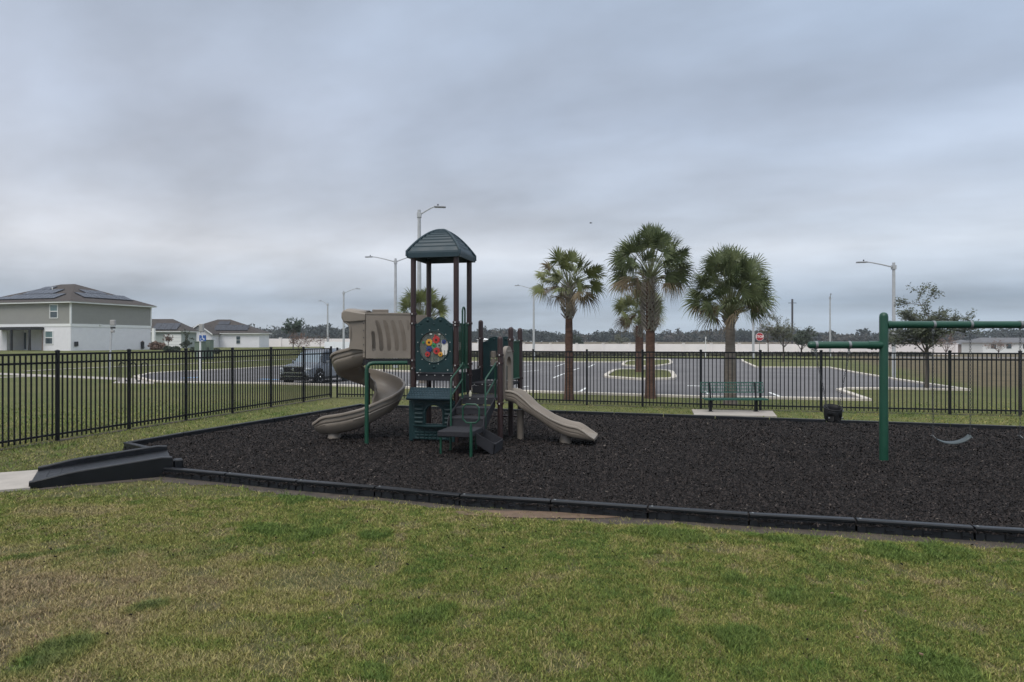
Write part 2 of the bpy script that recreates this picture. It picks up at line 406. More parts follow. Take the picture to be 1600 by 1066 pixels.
def kerb(name, pts, w=.17, h=.11, closed=False, z=0.0):
    fr = []; n = len(pts)
    P = [Vector((p[0], p[1], z)) for p in pts]
    for i in range(n+(1 if closed else 0)):
        a = P[(i-1) % n] if (closed or i > 0) else P[0]; c = P[(i+1) % n] if (closed or i < n-1) else P[-1]
        t = (c-a).normalized(); fr.append((P[i % n], Vector((-t.y, t.x, 0)), Vector((0, 0, 1))))
    pr = [(-w/2, -.05), (w/2, -.05), (w/2, h-.02), (w/2-.03, h), (-w/2+.03, h), (-w/2, h-.02)]
    o = MB().sweep(fr, pr, cap=not closed).build(name, kerb_mat); return structure(o)
kerb('kerb', LOT, .26, .10, closed=True)
def rounded(pts, k=.25, n=3):
    out = []; m = len(pts)
    for i in range(m):
        a, b, c = Vector(pts[i-1]), Vector(pts[i]), Vector(pts[(i+1) % m])
        p = b+(a-b)*k; q = b+(c-b)*k
        for j in range(n+1):
            t = j/n; w = p*(1-t)**2+b*2*t*(1-t)+q*t*t; out.append((w.x, w.y))
    return out
ISL = [[(942.4, 590.7), (962, 578.8), (1048, 580.5), (1056, 594), (1000, 594.9)], [(972, 573), (978, 565.5), (1047, 563), (1049.5, 570), (1023, 574)],
       [(530, 578.8), (584, 580.2), (642, 582.5), (708, 583.5), (716, 571), (560, 569)]]
for k, pl in enumerate(ISL):
    pw = rounded([g(*p) for p in pl]); kerb('island_kerb', pw, .3, .13, closed=True)
    sheet('island_lawn', pw, .085, lawn_mat)
# painted stall lines
def strip(p, q, w, z, m, name='road_marking'):
    a, b = Vector((*p, 0)), Vector((*q, 0)); t = (b-a).normalized(); n = Vector((-t.y, t.x, 0))*w/2
    c = [(a-n), (b-n), (b+n), (a+n)]; o = MB().add([(v.x, v.y, z) for v in c], [(0, 1, 2, 3)]).build(name, m); return structure(o)
for (a, b, w) in [((864, 591.5), (882, 584.2), .14), ((900, 616), (916, 606.8), .14), ((919.6, 574.5), (929, 569.6), .14), ((867.6, 573.6), (882, 568.7), .14), ((816, 581.9), (845, 578.7), .14),
               ((806, 607.4), (826, 604.2), .14), ((795, 573), (832, 570), .14), ((1202, 614), (1224, 622.6), .14), ((1101, 612), (1109, 617.4), .14), ((1074, 603.6), (1097, 604.1), .35),
               ((884, 583), (905, 576), .12), ((640, 602), (664, 597), .14), ((735, 601), (757, 598), .14), ((770, 588), (795, 584.5), .14)]:
    strip(g(*a), g(*b), w, .012, paint_white)
for (a, b, w) in [((284, 591.6), (312, 590.2), .5), ((407, 593), (434, 594), .5)]:
    strip(g(*a), g(*b), w, .012, paint_blue)
# pavements at the left
def path_strip(name, pts, w, z=.012, m=None, hh=None):
    fr = []
    P = [Vector((p[0], p[1], 0)) for p in pts]; n = len(P)
    vs = []
    for i in range(n):
        t = (P[min(i+1, n-1)]-P[max(i-1, 0)]).normalized(); s_ = Vector((-t.y, t.x, 0))*w/2
        for q in (P[i]-s_, P[i]+s_): vs.append((q.x, q.y, float(terr(q.x, q.y))+z))
    return structure(MB().add(vs, [(2*i, 2*i+2, 2*i+3, 2*i+1) for i in range(n-1)]).build(name, m or concrete))
path_strip('footpath', [(-75, 50), g(0, 585), g(90, 588.7), g(169, 591.8), g(225, 594.5)], 1.5)
path_strip('footpath', [g(-60, 592), g(20, 590), g(62, 588.6)], .9, .016)
def terrpt(px, py):  # point on the rising lawn seen at that row
    lo, hi = 40.0, 130.0
    for _ in range(50):
        mid = (lo+hi)/2; x = (px-800)/F*mid
        if zat(py, mid) > float(terr(x, mid)): lo = mid
        else: hi = mid
    return ((px-800)/F*lo, lo)
lp = [terrpt(px, py) for px, py in ((38, 581.5), (100, 578), (169, 575), (271, 570.5), (350, 566.8), (428, 563.2), (470, 562))]
lp2 = []
for i in range(len(lp)-1):
    for t in np.linspace(0, 1, 8, endpoint=False): lp2.append((lp[i][0]*(1-t)+lp[i+1][0]*t, lp[i][1]*(1-t)+lp[i+1][1]*t))
path_strip('street_edge', lp2, .5, .05)
# road far right
path_strip('road', [(52, 92), (75, 90), (120, 84), (220, 70)], 6.5, .01, asphalt)
path_strip('road_edge', [(52, 95.6), (75, 93.6), (120, 87.6), (220, 73.6)], .7, .03)
path_strip('road_edge', [(52, 88.4), (75, 86.4), (120, 80.4), (220, 66.4)], .6, .03)
# concrete walk to the ramp, bench pad
RA = Vector((-7.19, 10.16, 0)); RE = Vector((1.62, .94, 0)).normalized(); RN = Vector((-RE.y, RE.x, 0)); RL = 1.92; RW = 1.5
def slab(name, pts, z0, z1, m):
    n = len(pts); b = MB(); tri = tessellate_polygon([[Vector((a, c, 0)) for a, c in pts]])
    b.add([(x, y, z1) for x, y in pts]+[(x, y, z0) for x, y in pts], [tuple(t) for t in tri]+[(i, (i+1) % n, n+(i+1) % n, n+i) for i in range(n)])
    return b.build(name, m)
WALKP = [(RA-RN*.06+RE*.02).xy, (RA+RN*1.58+RE*.02).xy, (RA+RN*1.75-RE*5).xy, (RA+RN*.15-RE*5).xy]
structure(slab('walkway', [tuple(p) for p in WALKP], -.05, .035, concrete))
PAD = [g(1085, 651.2), g(1214, 653.6), g(1207, 645), g(1081, 642.6)]
structure(slab('bench_pad', PAD, -.05, .05, concrete))
# bare soil along the front border
def soil():
    n = 240; L0 = []
    pts = [Vector((*p, 0)) for p in FRONT]
    seg = [(pts[i+1]-pts[i]).length for i in range(len(pts)-1)]; T = sum(seg); rr = random.Random(3)
    ph = [rr.uniform(0, 6.28) for _ in range(6)]
    inn, out = [], []
    for k in range(n+1):
        s_ = -1.6+(T+1.6)*k/n; i = 0; a = max(s_, 0)
        while i < len(seg)-1 and a > seg[i]: a -= seg[i]; i += 1
        t = (pts[i+1]-pts[i]).normalized(); p = pts[i]+t*a
        if s_ < 0: p = pts[0]+Vector((-.8, -.55, 0)).normalized()*(-s_)
        nrm = Vector((t.y, -t.x, 0))
        w = .23+.08*math.sin(s_*1.9+ph[0])+.045*math.sin(s_*4.7+ph[1])+.03*math.sin(s_*11+ph[2])+.02*math.sin(s_*23+ph[3])+.10*math.exp(-((s_-7.2)/.9)**2)+.06*math.exp(-((s_-12)/1.5)**2)+.03*rr.random()
        inn.append(p-nrm*.06); out.append(p+nrm*max(w, .04))
    vs = [(q.x, q.y, .010) for q in inn]+[(q.x, q.y, .006) for q in out]
    M = mat('bare_soil', (.030, .024, .020), .95, .3, 5.0, .9, 50, col2=(.085, .066, .050))
    o = structure(MB().add(vs, [(k, n+1+k, n+2+k, k+1) for k in range(n)]).build('soil', M))
    return [(q.x, q.y) for q in inn]+[(q.x, q.y) for q in out[::-1]]
SOIL = soil()
sandm = mat('reddish_sand', (.10, .065, .042), .95, .15, 6, .5, 70, col2=(.175, .115, .075))
sp_ = []
sc = Vector(g(838, 806)); rr = random.Random(5)
for k in range(26):
    a = 2*math.pi*k/26; sp_.append((sc.x+1.0*math.cos(a)*(1+.12*rr.random()), sc.y+.0-.10*math.cos(a)+.15*math.sin(a)*(1+.25*rr.random())))
sheet('sand_patch', sp_, .015, sandm)

# ------------------------------------------------------------------ rubber mulch bed
mulch_base = mat('mulch_base', (.008, .007, .007), .95, .5, 30, 1.0, 60, col2=(.02, .017, .017), spec=.05)
def bedz(x, y):
    z = .012*np.sin(x*1.1+1)*np.cos(y*.9)+.010*np.sin(x*2.7+y*1.9)+.006*np.sin(x*5.1-y*3.3)
    for cx_, cy_, r_, a_ in ((7.75, 12.0, .9, .045), (9.3, 12.0, .9, .045), (5.2, 12.0, .7, .03), (1.75, 14.0, .7, .03), (-4.5, 15.1, .6, .03), (-.95, 12.2, .8, .02)):
        z = z-a_*np.exp(-((x-cx_)**2+((y-cy_)*1.2)**2)/(r_*r_))
    return z
def bed():
    c_ = .09; xs = np.arange(-8, 18, c_); ys = np.arange(6.5, 22.2, c_); X, Y = np.meshgrid(xs, ys); V = np.stack([X, Y, .085+bedz(X, Y)], -1).reshape(-1, 3); nx = len(xs)
    i = np.arange((len(ys)-1)*(nx-1)); r = i//(nx-1); c = i % (nx-1); a = r*nx+c; k = inpoly(V[a, 0]+c_/2, V[a, 1]+c_/2, BED); a = a[k]
    o = npmesh('play_bed', V, np.stack([a, a+1, a+nx+1, a+nx], -1), mulch_base, 'structure'); o.data.shade_smooth()
bed()
def chips():
    rs = np.random.RandomState(4); n = 1500000
    # more, smaller chips nearer the camera
    d = 6.5+(22.5-6.5)*rs.rand(n)**1.25; X = (rs.rand(n)*2-1)*.80*d
    k = inpoly(X, d, BED) & (X/d > -.8) & (rs.rand(n) < np.clip(1.25-(d-7)/22, .3, 1)); X = X[k]; d = d[k]
    if len(X) > 420000: X = X[:420000]; d = d[:420000]
    n = len(X); ln = (.016+.020*rs.rand(n))*np.clip(d/10, 1, 1.8); wd = ln*(.22+.2*rs.rand(n)); th = wd*.6
    a = rs.rand(n)*6.283; til = (rs.rand(n)-.5)*1.6
    ux, uy, uz = np.cos(a)*np.cos(til), np.sin(a)*np.cos(til), np.sin(til)
    vx, vy = -np.sin(a), np.cos(a)
    cz = .086+.022*rs.rand(n)+bedz(X, d)
    c = np.stack([X, d, cz], -1); U = np.stack([ux, uy, uz], -1)*ln[:, None]; Vv = np.stack([vx, vy, 0*vx], -1)*wd[:, None]
    Zz = np.zeros_like(c); Zz[:, 2] = th
    P = np.stack([c-U-Vv*.4, c-U*.8+Vv, c+U*.9+Vv*.5, c+U-Vv, c+Zz*1.6+U*(rs.rand(n)-.5)[:, None]], 1).reshape(-1, 3)
    b = np.arange(n)*5
    Fc = np.stack([np.stack([b, b+1, b+4], -1), np.stack([b+1, b+2, b+4], -1), np.stack([b+2, b+3, b+4], -1), np.stack([b+3, b, b+4], -1)], 1).reshape(-1, 3)
    tint = np.repeat(rs.rand(n), 5)
    M = bpy.data.materials.new('rubber_chips'); M.use_nodes = True; nt = M.node_tree; bs = nt.nodes['Principled BSDF']; bs.inputs['Roughness'].default_value = .75; bs.inputs['Specular IOR Level'].default_value = .12
    at_ = nt.nodes.new('ShaderNodeAttribute'); at_.attribute_name = 'tint'; rp = nt.nodes.new('ShaderNodeValToRGB'); e = rp.color_ramp
    e.elements[0].color = (.008, .007, .007, 1); e.elements[1].color = (.11, .095, .09, 1)
    for p, cc in ((.45, (.013, .0113, .0108)), (.85, (.038, .031, .028)), (.994, (.056, .045, .041)), (.9985, (.26, .22, .18))):
        q = e.elements.new(p); q.color = (*cc, 1)
    nt.links.new(at_.outputs['Fac'], rp.inputs[0]); nt.links.new(rp.outputs[0], bs.inputs['Base Color'])
    npmesh('rubber_mulch', P, Fc, M, 'stuff', tint)
chips()
tag(bpy.data.objects['rubber_mulch'], 'dark brown shredded rubber mulch filling the play area', 'mulch')

# ------------------------------------------------------------------ grass blades
def blades():
    rs = np.random.RandomState(11)
    def field(n, d0, d1, pw, xr=.80):
        d = d0+(d1-d0)*rs.rand(n)**pw; X = (rs.rand(n)*2-1)*xr*d; return X, d
    X1, d1 = field(1050000, 3.9, 9.6, 1.0); X2, d2 = field(300000, 9.6, 30, 1.3)
    X = np.concatenate([X1, X2]); d = np.concatenate([d1, d2])
    bad = inpoly(X, d, BED) | inpoly(X, d, LOT) | inpoly(X, d, PAD) | inpoly(X, d, [tuple(p) for p in WALKP])
    ramp = [tuple((RA).xy), tuple((RA+RE*2.0).xy), tuple((RA+RE*2.0+RN*1.5).xy), tuple((RA+RN*1.5).xy)]
    bad |= inpoly(X, d, ramp)
    soilm = inpoly(X, d, SOIL) & (rs.rand(len(X)) > .06); bad |= soilm
    X = X[~bad]; d = d[~bad]
    dryp = ss(.0, .55, 1-np.sqrt(.13*(X+4.0)**2*.9+.13*(d-5.4)**2)+1.7*(vnoise(X, d, 1.1, 3)-.5))
    bare = vnoise(X, d, 3.2, 5, 4); tuft = ss(.62, .70, vnoise(X, d, 1.15, 8, 3))*ss(-.5, .2, vnoise(X, d, 6, 9)-.4); tuft = tuft*(vnoise(X, d, .4, 10) > .42)
    keep = rs.rand(len(X)) < np.clip(1.25-1.0*ss(.52, .70, bare)-.15*dryp+tuft, .22, 1)*np.where(d > 14, np.clip(1-(d-14)/13, 0, 1)**1.2, 1)
    X = X[keep]; d = d[keep]; dryp = dryp[keep]; tuft = tuft[keep]; bare = bare[keep]; n = len(X)
    hue = .50+.62*(vnoise(X, d, 1.3, 12, 4)-.5)+.80*(vnoise(X, d, 8, 13, 3)-.5)+.22*rs.randn(n)*.8+.22*ss(.5, .7, bare)
    hue = hue*(1-dryp)+dryp*(.86+.5*(vnoise(X, d, 4, 14, 3)-.5)+.10*rs.randn(n)); hue = hue*(1-tuft)+tuft*(.08+.1*rs.rand(n)); hue = np.clip(hue, 0, 1)
    for px_, py_, rx_, ry_, gd in ((38, 872, .20, .10, 0), (100, 862, .16, .10, 0), (128, 921, .14, .09, 0), (232, 949, .14, .12, 0), (75, 1033, .22, .26, 0), (100, 1012, .20, .14, 0), (1030, 970, .14, .10, 0), (665, 965, .26, .16, 0),
                                  (250, 845, .5, .2, 1), (280, 1035, .7, .2, 2), (360, 985, .4, .2, 2), (430, 950, .4, .15, 2), (120, 800, .8, .4, 3), (60, 920, .6, .35, 3)):
        gx, gy = g(px_, py_); wgt = np.exp(-(((X-gx)/rx_)**2+((d-gy-(X-gx)*.5*(gd == 0))/ry_)**2)**1.5)*(.55+.9*vnoise(X, d, 9, 21))
        wgt = np.clip(wgt, 0, 1); hue = hue*(1-wgt)+wgt*((.14, .60, .80, .97)[gd]+.10*rs.randn(n))
        if gd == 0: tuft = np.maximum(tuft, wgt)
    hue = np.clip(hue, 0, 1)
    thin = vnoise(X, d, 5, 15, 3)
    h = (.010+.020*rs.rand(n)+.012*(rs.rand(n) > .93))*(.6+.8*thin)*(1+.7*tuft)*np.clip(d/9, 1, 1.5)
    w = (.0016+.0019*rs.rand(n))*np.clip(d/6.5, .9, 3.2)
    a = rs.rand(n)*6.283; la = rs.rand(n)*6.283; ll = h*(.2+1.3*rs.rand(n))
    und = .022*np.sin(X*1.3+.5)*np.cos(d*1.1)+.015*np.sin(X*.6-d*.9); z0 = und*ss(8.2, 6.6, d)
    c = np.stack([X, d, z0], -1); sd = np.stack([np.cos(a), np.sin(a), 0*a], -1)*w[:, None]
    lean = np.stack([np.cos(la)*ll, np.sin(la)*ll, h], -1)
    P = np.stack([c-sd, c+sd, c+lean*.6+sd*.7+np.array([0, 0, .15])*h[:, None], c+lean, c+lean*.6-sd*.7+np.array([0, 0, .15])*h[:, None]], 1).reshape(-1, 3)
    b = np.arange(n)*5
    Fq = np.stack([np.stack([b, b+1, b+2, b+4], -1)], 1).reshape(-1, 4)
    tint = np.repeat(rs.rand(n), 5)
    me_f3 = np.stack([b+4, b+2, b+3, b+3], -1)
    # quads for the lower half, thin quads (degenerate-free) for the tips
    P = P.reshape(n, 5, 3); tipo = P[:, 3]+sd*.12; P = np.concatenate([P, tipo[:, None]], 1).reshape(-1, 3); b = np.arange(n)*6
    Fq = np.concatenate([np.stack([b, b+1, b+2, b+4], -1), np.stack([b+4, b+2, b+5, b+3], -1)], 0)
    tint = np.repeat(rs.rand(n), 6)
    o = npmesh('grass', P, Fq, blade_mat, 'stuff', tint, np.repeat(hue, 6))
    tag(o, 'short patchy lawn grass, green with dry straw-brown areas', 'grass')
blades()
# scattered dark crumbs and fallen leaves of the lawn
def crumbs():
    rs = random.Random(9); b = MB(); b2 = MB()
    for k in range(300):
        d = rs.uniform(4.6, 8.9); x = rs.uniform(-.78, .78)*d
        if inpoly(np.array([x]), np.array([d]), BED)[0]: continue
        if rs.random() < .7 and d < 6.5: continue
        r = rs.uniform(.005, .013); q = rs.uniform(0, 6.28)
        t = b if rs.random() < .75 else b2
        t.box((x, d, .03), (r*2, r*1.1, r*.7), ax=(math.cos(q), math.sin(q), rs.uniform(-.3, .3)))
    tag(b.build('mulch_crumbs', mulch_base), 'stray dark mulch crumbs scattered over the lawn', 'mulch crumbs', kind='stuff')
    tag(b2.build('fallen_leaves', mat('dry_leaf', (.2, .13, .08), .8, .3)), 'small dry brown leaves lying in the grass', 'leaves', kind='stuff')
crumbs()

# ------------------------------------------------------------------ border timbers
def timber(p, q, z0, z1, w, label, group, first=None, inset=.012):
    a = Vector((*p, 0)); b = Vector((*q, 0)); t = (b-a).normalized(); n = Vector((-t.y, t.x, 0)); L_ = (b-a).length
    root = empty('border_timber', (a.x, a.y, 0), label, 'border timber', group)
    hh = z1-z0; body = MB()
    # a hollow plastic beam: sloping face with ribs and a proud flat top
    fr = [(a+t*inset, n, Vector((0, 0, 1))), (a+t*(L_-inset), n, Vector((0, 0, 1)))]
    body.sweep(fr, [(-.01, z0-.05), (w+.01, z0-.05), (w, z1-.03), (w, z1-.012), (w-.012, z1), (.014, z1), (0, z1-.012), (0, z1-.035), (.012, z1-.045)])
    rb = body; k = 0; x = .11
    while x < L_-.08:
        rb.box(a+t*x+n*(-.003)+Vector((0, 0, z0+hh*.38)), (.012, .010, hh*.5), ax=t)
        if k % 2: rb.box(a+t*(x+.05)+n*(-.002)+Vector((0, 0, z0+hh*.32)), (.08, .012, .012), ax=t)
        x += .19; k += 1
    rb.build('beam', border_mat, root)
    MB().lathe(a+t*.05+n*(w*.5)+Vector((0, 0, z1)), [(.016, -.02), (.016, .004), (.008, .008)], 10).build('stake_cap', steel, root)
    return root
ORD = 'first second third fourth fifth sixth seventh eighth ninth tenth eleventh twelfth thirteenth fourteenth fifteenth sixteenth seventeenth eighteenth'.split()
LB1 = 'black plastic border timber edging the mulch along the front lawn'
for i in range(len(FRONT)-1):
    timber(FRONT[i], FRONT[i+1], 0, .155, .11, 'black plastic border timber of the front lawn edge, %s from the ramp' % ORD[i], 'border timbers along the front of the play bed')
LB2 = 'black plastic border timber on the left side of the mulch bed'
for i in range(1, len(LEFTTOP)-1):
    timber(LEFTTOP[i+1], LEFTTOP[i], 0, .20, .11, 'black plastic border timber of the left mulch edge, %s from the ramp' % ORD[i-1], 'border timbers along the left side of the play bed')
timber(LEFTTOP[1], LEFTTOP[0], 0, .20, .11, 'short black border timber joining the back corner of the ramp', None)
LB3 = 'black plastic border timber along the back of the mulch bed'
for i in range(len(BACK)-1):
    a, b_ = BACK[i], BACK[i+1]
    timber(b_, a, 0, .19, .11, 'black plastic border timber along the back mulch edge, %s from its left corner' % ORD[i], 'border timbers along the back of the play bed')
# ------------------------------------------------------------------ access ramp
def access_ramp():
    root = empty('access_ramp', RA, 'black plastic half ramp with raised side rails leading from concrete walk into mulch', 'ramp')
    def fl(s_): return .05+.19*max(0, min(1, s_/RL))
    n = 12
    for side, nm in ((0, 'side_rail'), (1, 'side_rail')):
        fr = []
        for k in range(n+1):
            s_ = RL*k/n; c = RA+RE*s_+RN*(.0 if side == 0 else RW-.13)
            fr.append((c, RN, Vector((0, 0, 1))))
        def pf(t, side=side):
            s_ = RL*t; top = fl(s_)+.055+.045*ss(0, .6, s_)-.03*ss(RL-.15, RL, s_)
            return [(0, -.03), (.13, -.03), (.13, top-.012), (.115, top), (.015, top), (0, top-.012)]
        MB().sweep(fr, pf).build(nm, border_mat, root, bevel=.004)
    vs = []; 
    for k in range(n+1):
        s_ = RL*k/n; 
        for w_ in (.13, RW-.13):
            p = RA+RE*s_+RN*w_; vs += [(p.x, p.y, fl(s_)), (p.x, p.y, -.02)]
    fs = []
    for k in range(n):
        o_ = 4*k; fs += [(o_, o_+4, o_+6, o_+2), (o_+1, o_+3, o_+7, o_+5)]
    fs += [(0, 2, 3, 1), (4*n, 4*n+1, 4*n+3, 4*n+2)]
    dk = MB().add(vs, fs).build('ramp_deck', border_mat, root)
    rb = MB()
    for k in range(1, 11):
        s_ = RL*k/11; p = RA+RE*s_+RN*(RW/2); rb.box(p+Vector((0, 0, fl(s_)+.004)), (.012, RW-.34, .008), ax=RE)
    rb.build('grip_rib', border_mat, dk)
    e = MB(); e.box(RA+RE*(RL+.09)+RN*.12+Vector((0, 0, .14)), (.14, .2, .24), ax=RE, chamfer=.02)
    e.build('end_block', border_mat, root)
access_ramp()

# ------------------------------------------------------------------ fences
def fence(name, posts, hts, label, spacing=.121, pkw=.026, inner=0.0):
    root = empty(name, (posts[0][0], posts[0][1], 0), label, 'fence')
    for (x, y), h in zip(posts, hts):
        p = MB(); p.box((x, y, h/2-.03), (.064, .064, h+.06))
        po = p.build('post', black_fence, root)
        c = MB(); c.box((x, y, h+.006), (.075, .075, .025)); c.add([(x-.0375, y-.0375, h+.019), (x+.0375, y-.0375, h+.019), (x+.0375, y+.0375, h+.019), (x-.0375, y+.0375, h+.019), (x, y, h+.038)], [(0, 1, 4), (1, 2, 4), (2, 3, 4), (3, 0, 4)])
        c.build('cap', black_fence, po)
    for i in range(len(posts)-1):
        a = Vector((*posts[i], 0)); b = Vector((*posts[i+1], 0)); t = (b-a); L_ = t.length; t.normalize()
        ha, hb = hts[i]-.06, hts[i+1]-.06
        m = max(2, int(round(L_/spacing))); pk = MB()
        for k in range(1, m):
            q = a+t*(L_*k/m); hh = ha+(hb-ha)*k/m
            pk.box(q+Vector((0, 0, (hh-.02+.05)/2)), (pkw, pkw, hh-.02-.05), ax=t)
        po = pk.build('picket_panel', black_fence, root)
        for dz, top in ((0, 1), (.19, 1), (.15, 0)):
            z1_ = (ha-dz) if top else dz; z2_ = (hb-dz) if top else dz
            A = a+t*.033+Vector((0, 0, z1_)); B = b-t*.033+Vector((0, 0, z2_)); d_ = (B-A)
            MB().box((A+B)/2, (d_.length, .038, .044), ax=d_.normalized()).build('rail', black_fence, po)
    return root
LF = [(-10.05+.4983*i, 15.10+1.933*i) for i in range(-1, 7)]
LF[-1] = (-7.06, 26.65)
fence('metal_fence', LF, [1.98]*len(LF), 'black metal picket fence receding along the left side behind the ramp')
BP = [at(527, 26.55)]
fl_pts = [(527, 26.55), (611, 25.75), (682, 25.15), (757, 24.6)]
lineY = lambda px: None
for px in (600, 678, 756, 833, 917, 1004, 1095, 1188, 1283, 1384, 1484, 1594, 1716, 1850):
    # intersect the view direction with the fence line on the ground
    k = (px-800)/F
    if px <= 1188: a_, b_ = Vector((-6.83, 26.7)), Vector((7.87, 21.75))
    else: a_, b_ = Vector((7.87, 21.75)), Vector((14.98, 20.15))
    t = (k*a_.y-a_.x)/((b_.x-a_.x)-k*(b_.y-a_.y)); q = a_+(b_-a_)*t; BP.append((q.x, q.y))
fence('metal_fence', BP, [1.93]*2+[1.90]*(len(BP)-2), 'long black metal picket fence across the back, between the mulch bed and the parking lot')

path_strip('soil', LF, .22, .008, MATS['bare_soil']); path_strip('soil', BP, .16, .008, MATS['bare_soil'])
# ------------------------------------------------------------------ playground structure
U = Vector((.974, -.2256, 0)).normalized(); V_ = Vector((.2256, .974, 0)).normalized(); PS = .95
O0 = Vector((-2.093, 14.5, 0))
def P(i, j, z=0.0): return O0+U*(PS*i)+V_*(PS*j)+Vector((0, 0, z))
def arc(cx, cy, rx, ry, a0, a1, n): return [(cx+rx*math.cos(R(a0+(a1-a0)*k/n)), cy+ry*math.sin(R(a0+(a1-a0)*k/n))) for k in range(n+1)]
def catmull(pts, n=8):
    pts = [Vector(p) for p in pts]; out = []
    for i in range(len(pts)-1):
        p0 = pts[max(i-1, 0)]; p1 = pts[i]; p2 = pts[i+1]; p3 = pts[min(i+2, len(pts)-1)]
        for k in range(n):
            t = k/n; out.append(.5*((2*p1)+(p2-p0)*t+(2*p0-5*p1+4*p2-p3)*t*t+(3*p1-p0-3*p2+p3)*t**3))
    out.append(pts[-1]); return out
def playset():
    root = empty('play_structure', (-1.6, 14.8, 0), 'playground tower with teal pitched roof, tan spiral slide, stairs and a short wavy slide', 'play structure')
    # posts ---------------------------------------------------------
    def post(i, j, top, rings, cap=True):
        p = P(i, j); o = MB().lathe((p.x, p.y, 0), [(.0575, -.05), (.0575, top-.05)]+([(.054, top-.02), (.04, top), (.02, top+.012)] if cap else [(.0575, top)]), 18).build('post', brown_post, root, smooth=True)
        for z in rings:
            MB().lathe((p.x, p.y, z), [(.059, -.026), (.076, -.020), (.076, .020), (.059, .026)], 18).build('clamp', brown_post, o, smooth=True)
            MB().box(Vector((p.x, p.y, z))-V_*.07, (.02, .03, .03), ax=U).build('clamp_bolt', bolt_mat, o)
    post(0, 0, 4.0, (2.78, 2.58, 1.80, 1.63), False); post(1, 0, 4.0, (2.60, 2.54, 1.70, 1.25), False)
    post(0, 1, 4.0, (2.6, 1.6), False); post(1, 1, 4.0, (2.60, 1.70, 1.45), False)
    post(2, 0, 2.29, (1.92, 1.75, .92)); post(2, 1, 2.50, (2.24, 1.98, 1.0)); post(2, 2, 2.5, (2.22, 1.35)); post(1, 2, 2.69, (2.27, 1.6, 1.2))
    # roof ----------------------------------------------------------
    c = (P(0, 0)+P(1, 1))/2; hs = .585; z0 = 4.10
    rings = []; nr = 9
    ws = [1-(k/nr) for k in range(nr)]
    rings.append((1.0, z0-.135, 0)); rings.append((1.01, z0-.04, 0)); rings.append((1.0, z0, 0)) 
    for k in range(nr):
        w0 = 1-.94*(k/nr); w1 = 1-.94*((k+1)/nr)
        zf = lambda w: z0+.52*(1-w**1.75)
        rings.append((w0-.045, zf(w0)+.006, 0)); rings.append((w1, zf(w1)-.004, 0))
        rings.append((w1-.004, zf(w1)+.022, 0))
    rings = [r for r in rings if r[0] > .04]+[(.03, z0+.525, 0)]
    vs = []; q4 = ((-1, -1), (1, -1), (1, 1), (-1, 1))
    for (w, z, _) in rings:
        for a, b in q4: vs.append(c+U*a*hs*w+V_*b*hs*w+Vector((0, 0, z)))
    fs = [(4*i+k, 4*i+(k+1) % 4, 4*i+4+(k+1) % 4, 4*i+4+k) for i in range(len(rings)-1) for k in range(4)]
    fs += [tuple(range(4*len(rings)-4, 4*len(rings)))]
    n0 = len(vs)
    for (w, z) in ((.96, z0-.135), (.94, z0-.03), (.5, z0+.25)):
        for a, b in q4: vs.append(c+U*a*hs*w+V_*b*hs*w+Vector((0, 0, z)))
    fs += [(k, (k+1) % 4, n0+(k+1) % 4, n0+k) for k in range(4)]
    fs += [(n0+4*i+k, n0+4*i+(k+1) % 4, n0+4*i+4+(k+1) % 4, n0+4*i+4+k) for i in range(2) for k in range(4)]+[(n0+8, n0+9, n0+10, n0+11)]
    ro = MB().add(vs, fs).build('roof', roof_plastic, root)
    for a, b in q4:
        pts = [c+U*a*hs*w+V_*b*hs*w+Vector((0, 0, z0+.52*(1-w**1.75)+.004)) for w in np.linspace(1, .0, 12)]
        MB().tube([c+U*a*hs+V_*b*hs+Vector((0, 0, z0-.10))]+pts, .026, 8).build('hip_ridge', roof_plastic, ro, smooth=True)
    MB().lathe(c+Vector((0, 0, z0+.50)), [(.10, 0), (.085, .03), (.04, .045)], 16).build('roof_cap', roof_plastic, ro, smooth=True)
    # decks ---------------------------------------------------------
    def deck(i, j, z, th=.07):
        a = P(i, j)+(U+V_)*.03; cc = P(i, j)+(U+V_)*PS/2+Vector((0, 0, z-th/2))
        o = MB().box(cc, (PS-.02, PS-.02, th), ax=U, ay=V_).build('deck', deck_mat, root, bevel=.008)
        bl = MB()
        for k in range(5):
            MB().lathe(P(i, j)+U*(.12+.18*k)+V_*.004+Vector((0, 0, z-.035)), [(.012, 0), (.012, .012)], 8, axis=-V_).build('bolt', bolt_mat, o)
    deck(0, 0, 1.52, .15); deck(1, 0, 1.04, .06); deck(1, 1, 1.28, .06)
    # risers between decks
    MB().box(P(1, 1)+U*PS/2+Vector((0, 0, 1.13)), (PS-.14, .03, .17), ax=U, ay=V_).build('riser', deck_mat, root)
    MB().box(P(1, 0)+V_*PS/2+Vector((0, 0, 1.27)), (.03, PS-.14, .36), ax=U, ay=V_).build('riser', deck_mat, root)
    MB().box(P(1, 1)+V_*PS/2+Vector((0, 0, 1.42)), (.03, PS-.14, .28), ax=U, ay=V_).build('riser', deck_mat, root)
    # double-peaked flower panel -------------------------------------
    def peaked(w, z0_, zs, zp):
        h_ = zp-zs; up_ = [(1, 0), (.96, .02), (.91, .18), (.84, .50), (.77, .82), (.71, .97), (.66, 1.0), (.61, .96), (.56, .80), (.52, .60), (.5, .50)]
        r_ = [(w*a, zs+h_*b) for a, b in up_]
        return [(0, z0_), (w, z0_)]+r_+[(w-a, b) for a, b in r_[:-1]][::-1]
    w = PS-.125; A = P(0, 0)+U*.0625-V_*.02; cz, cr = 2.085, .335
    hole = arc(w/2, cz, cr, cr*1.0, 0, 360, 32)[:-1]
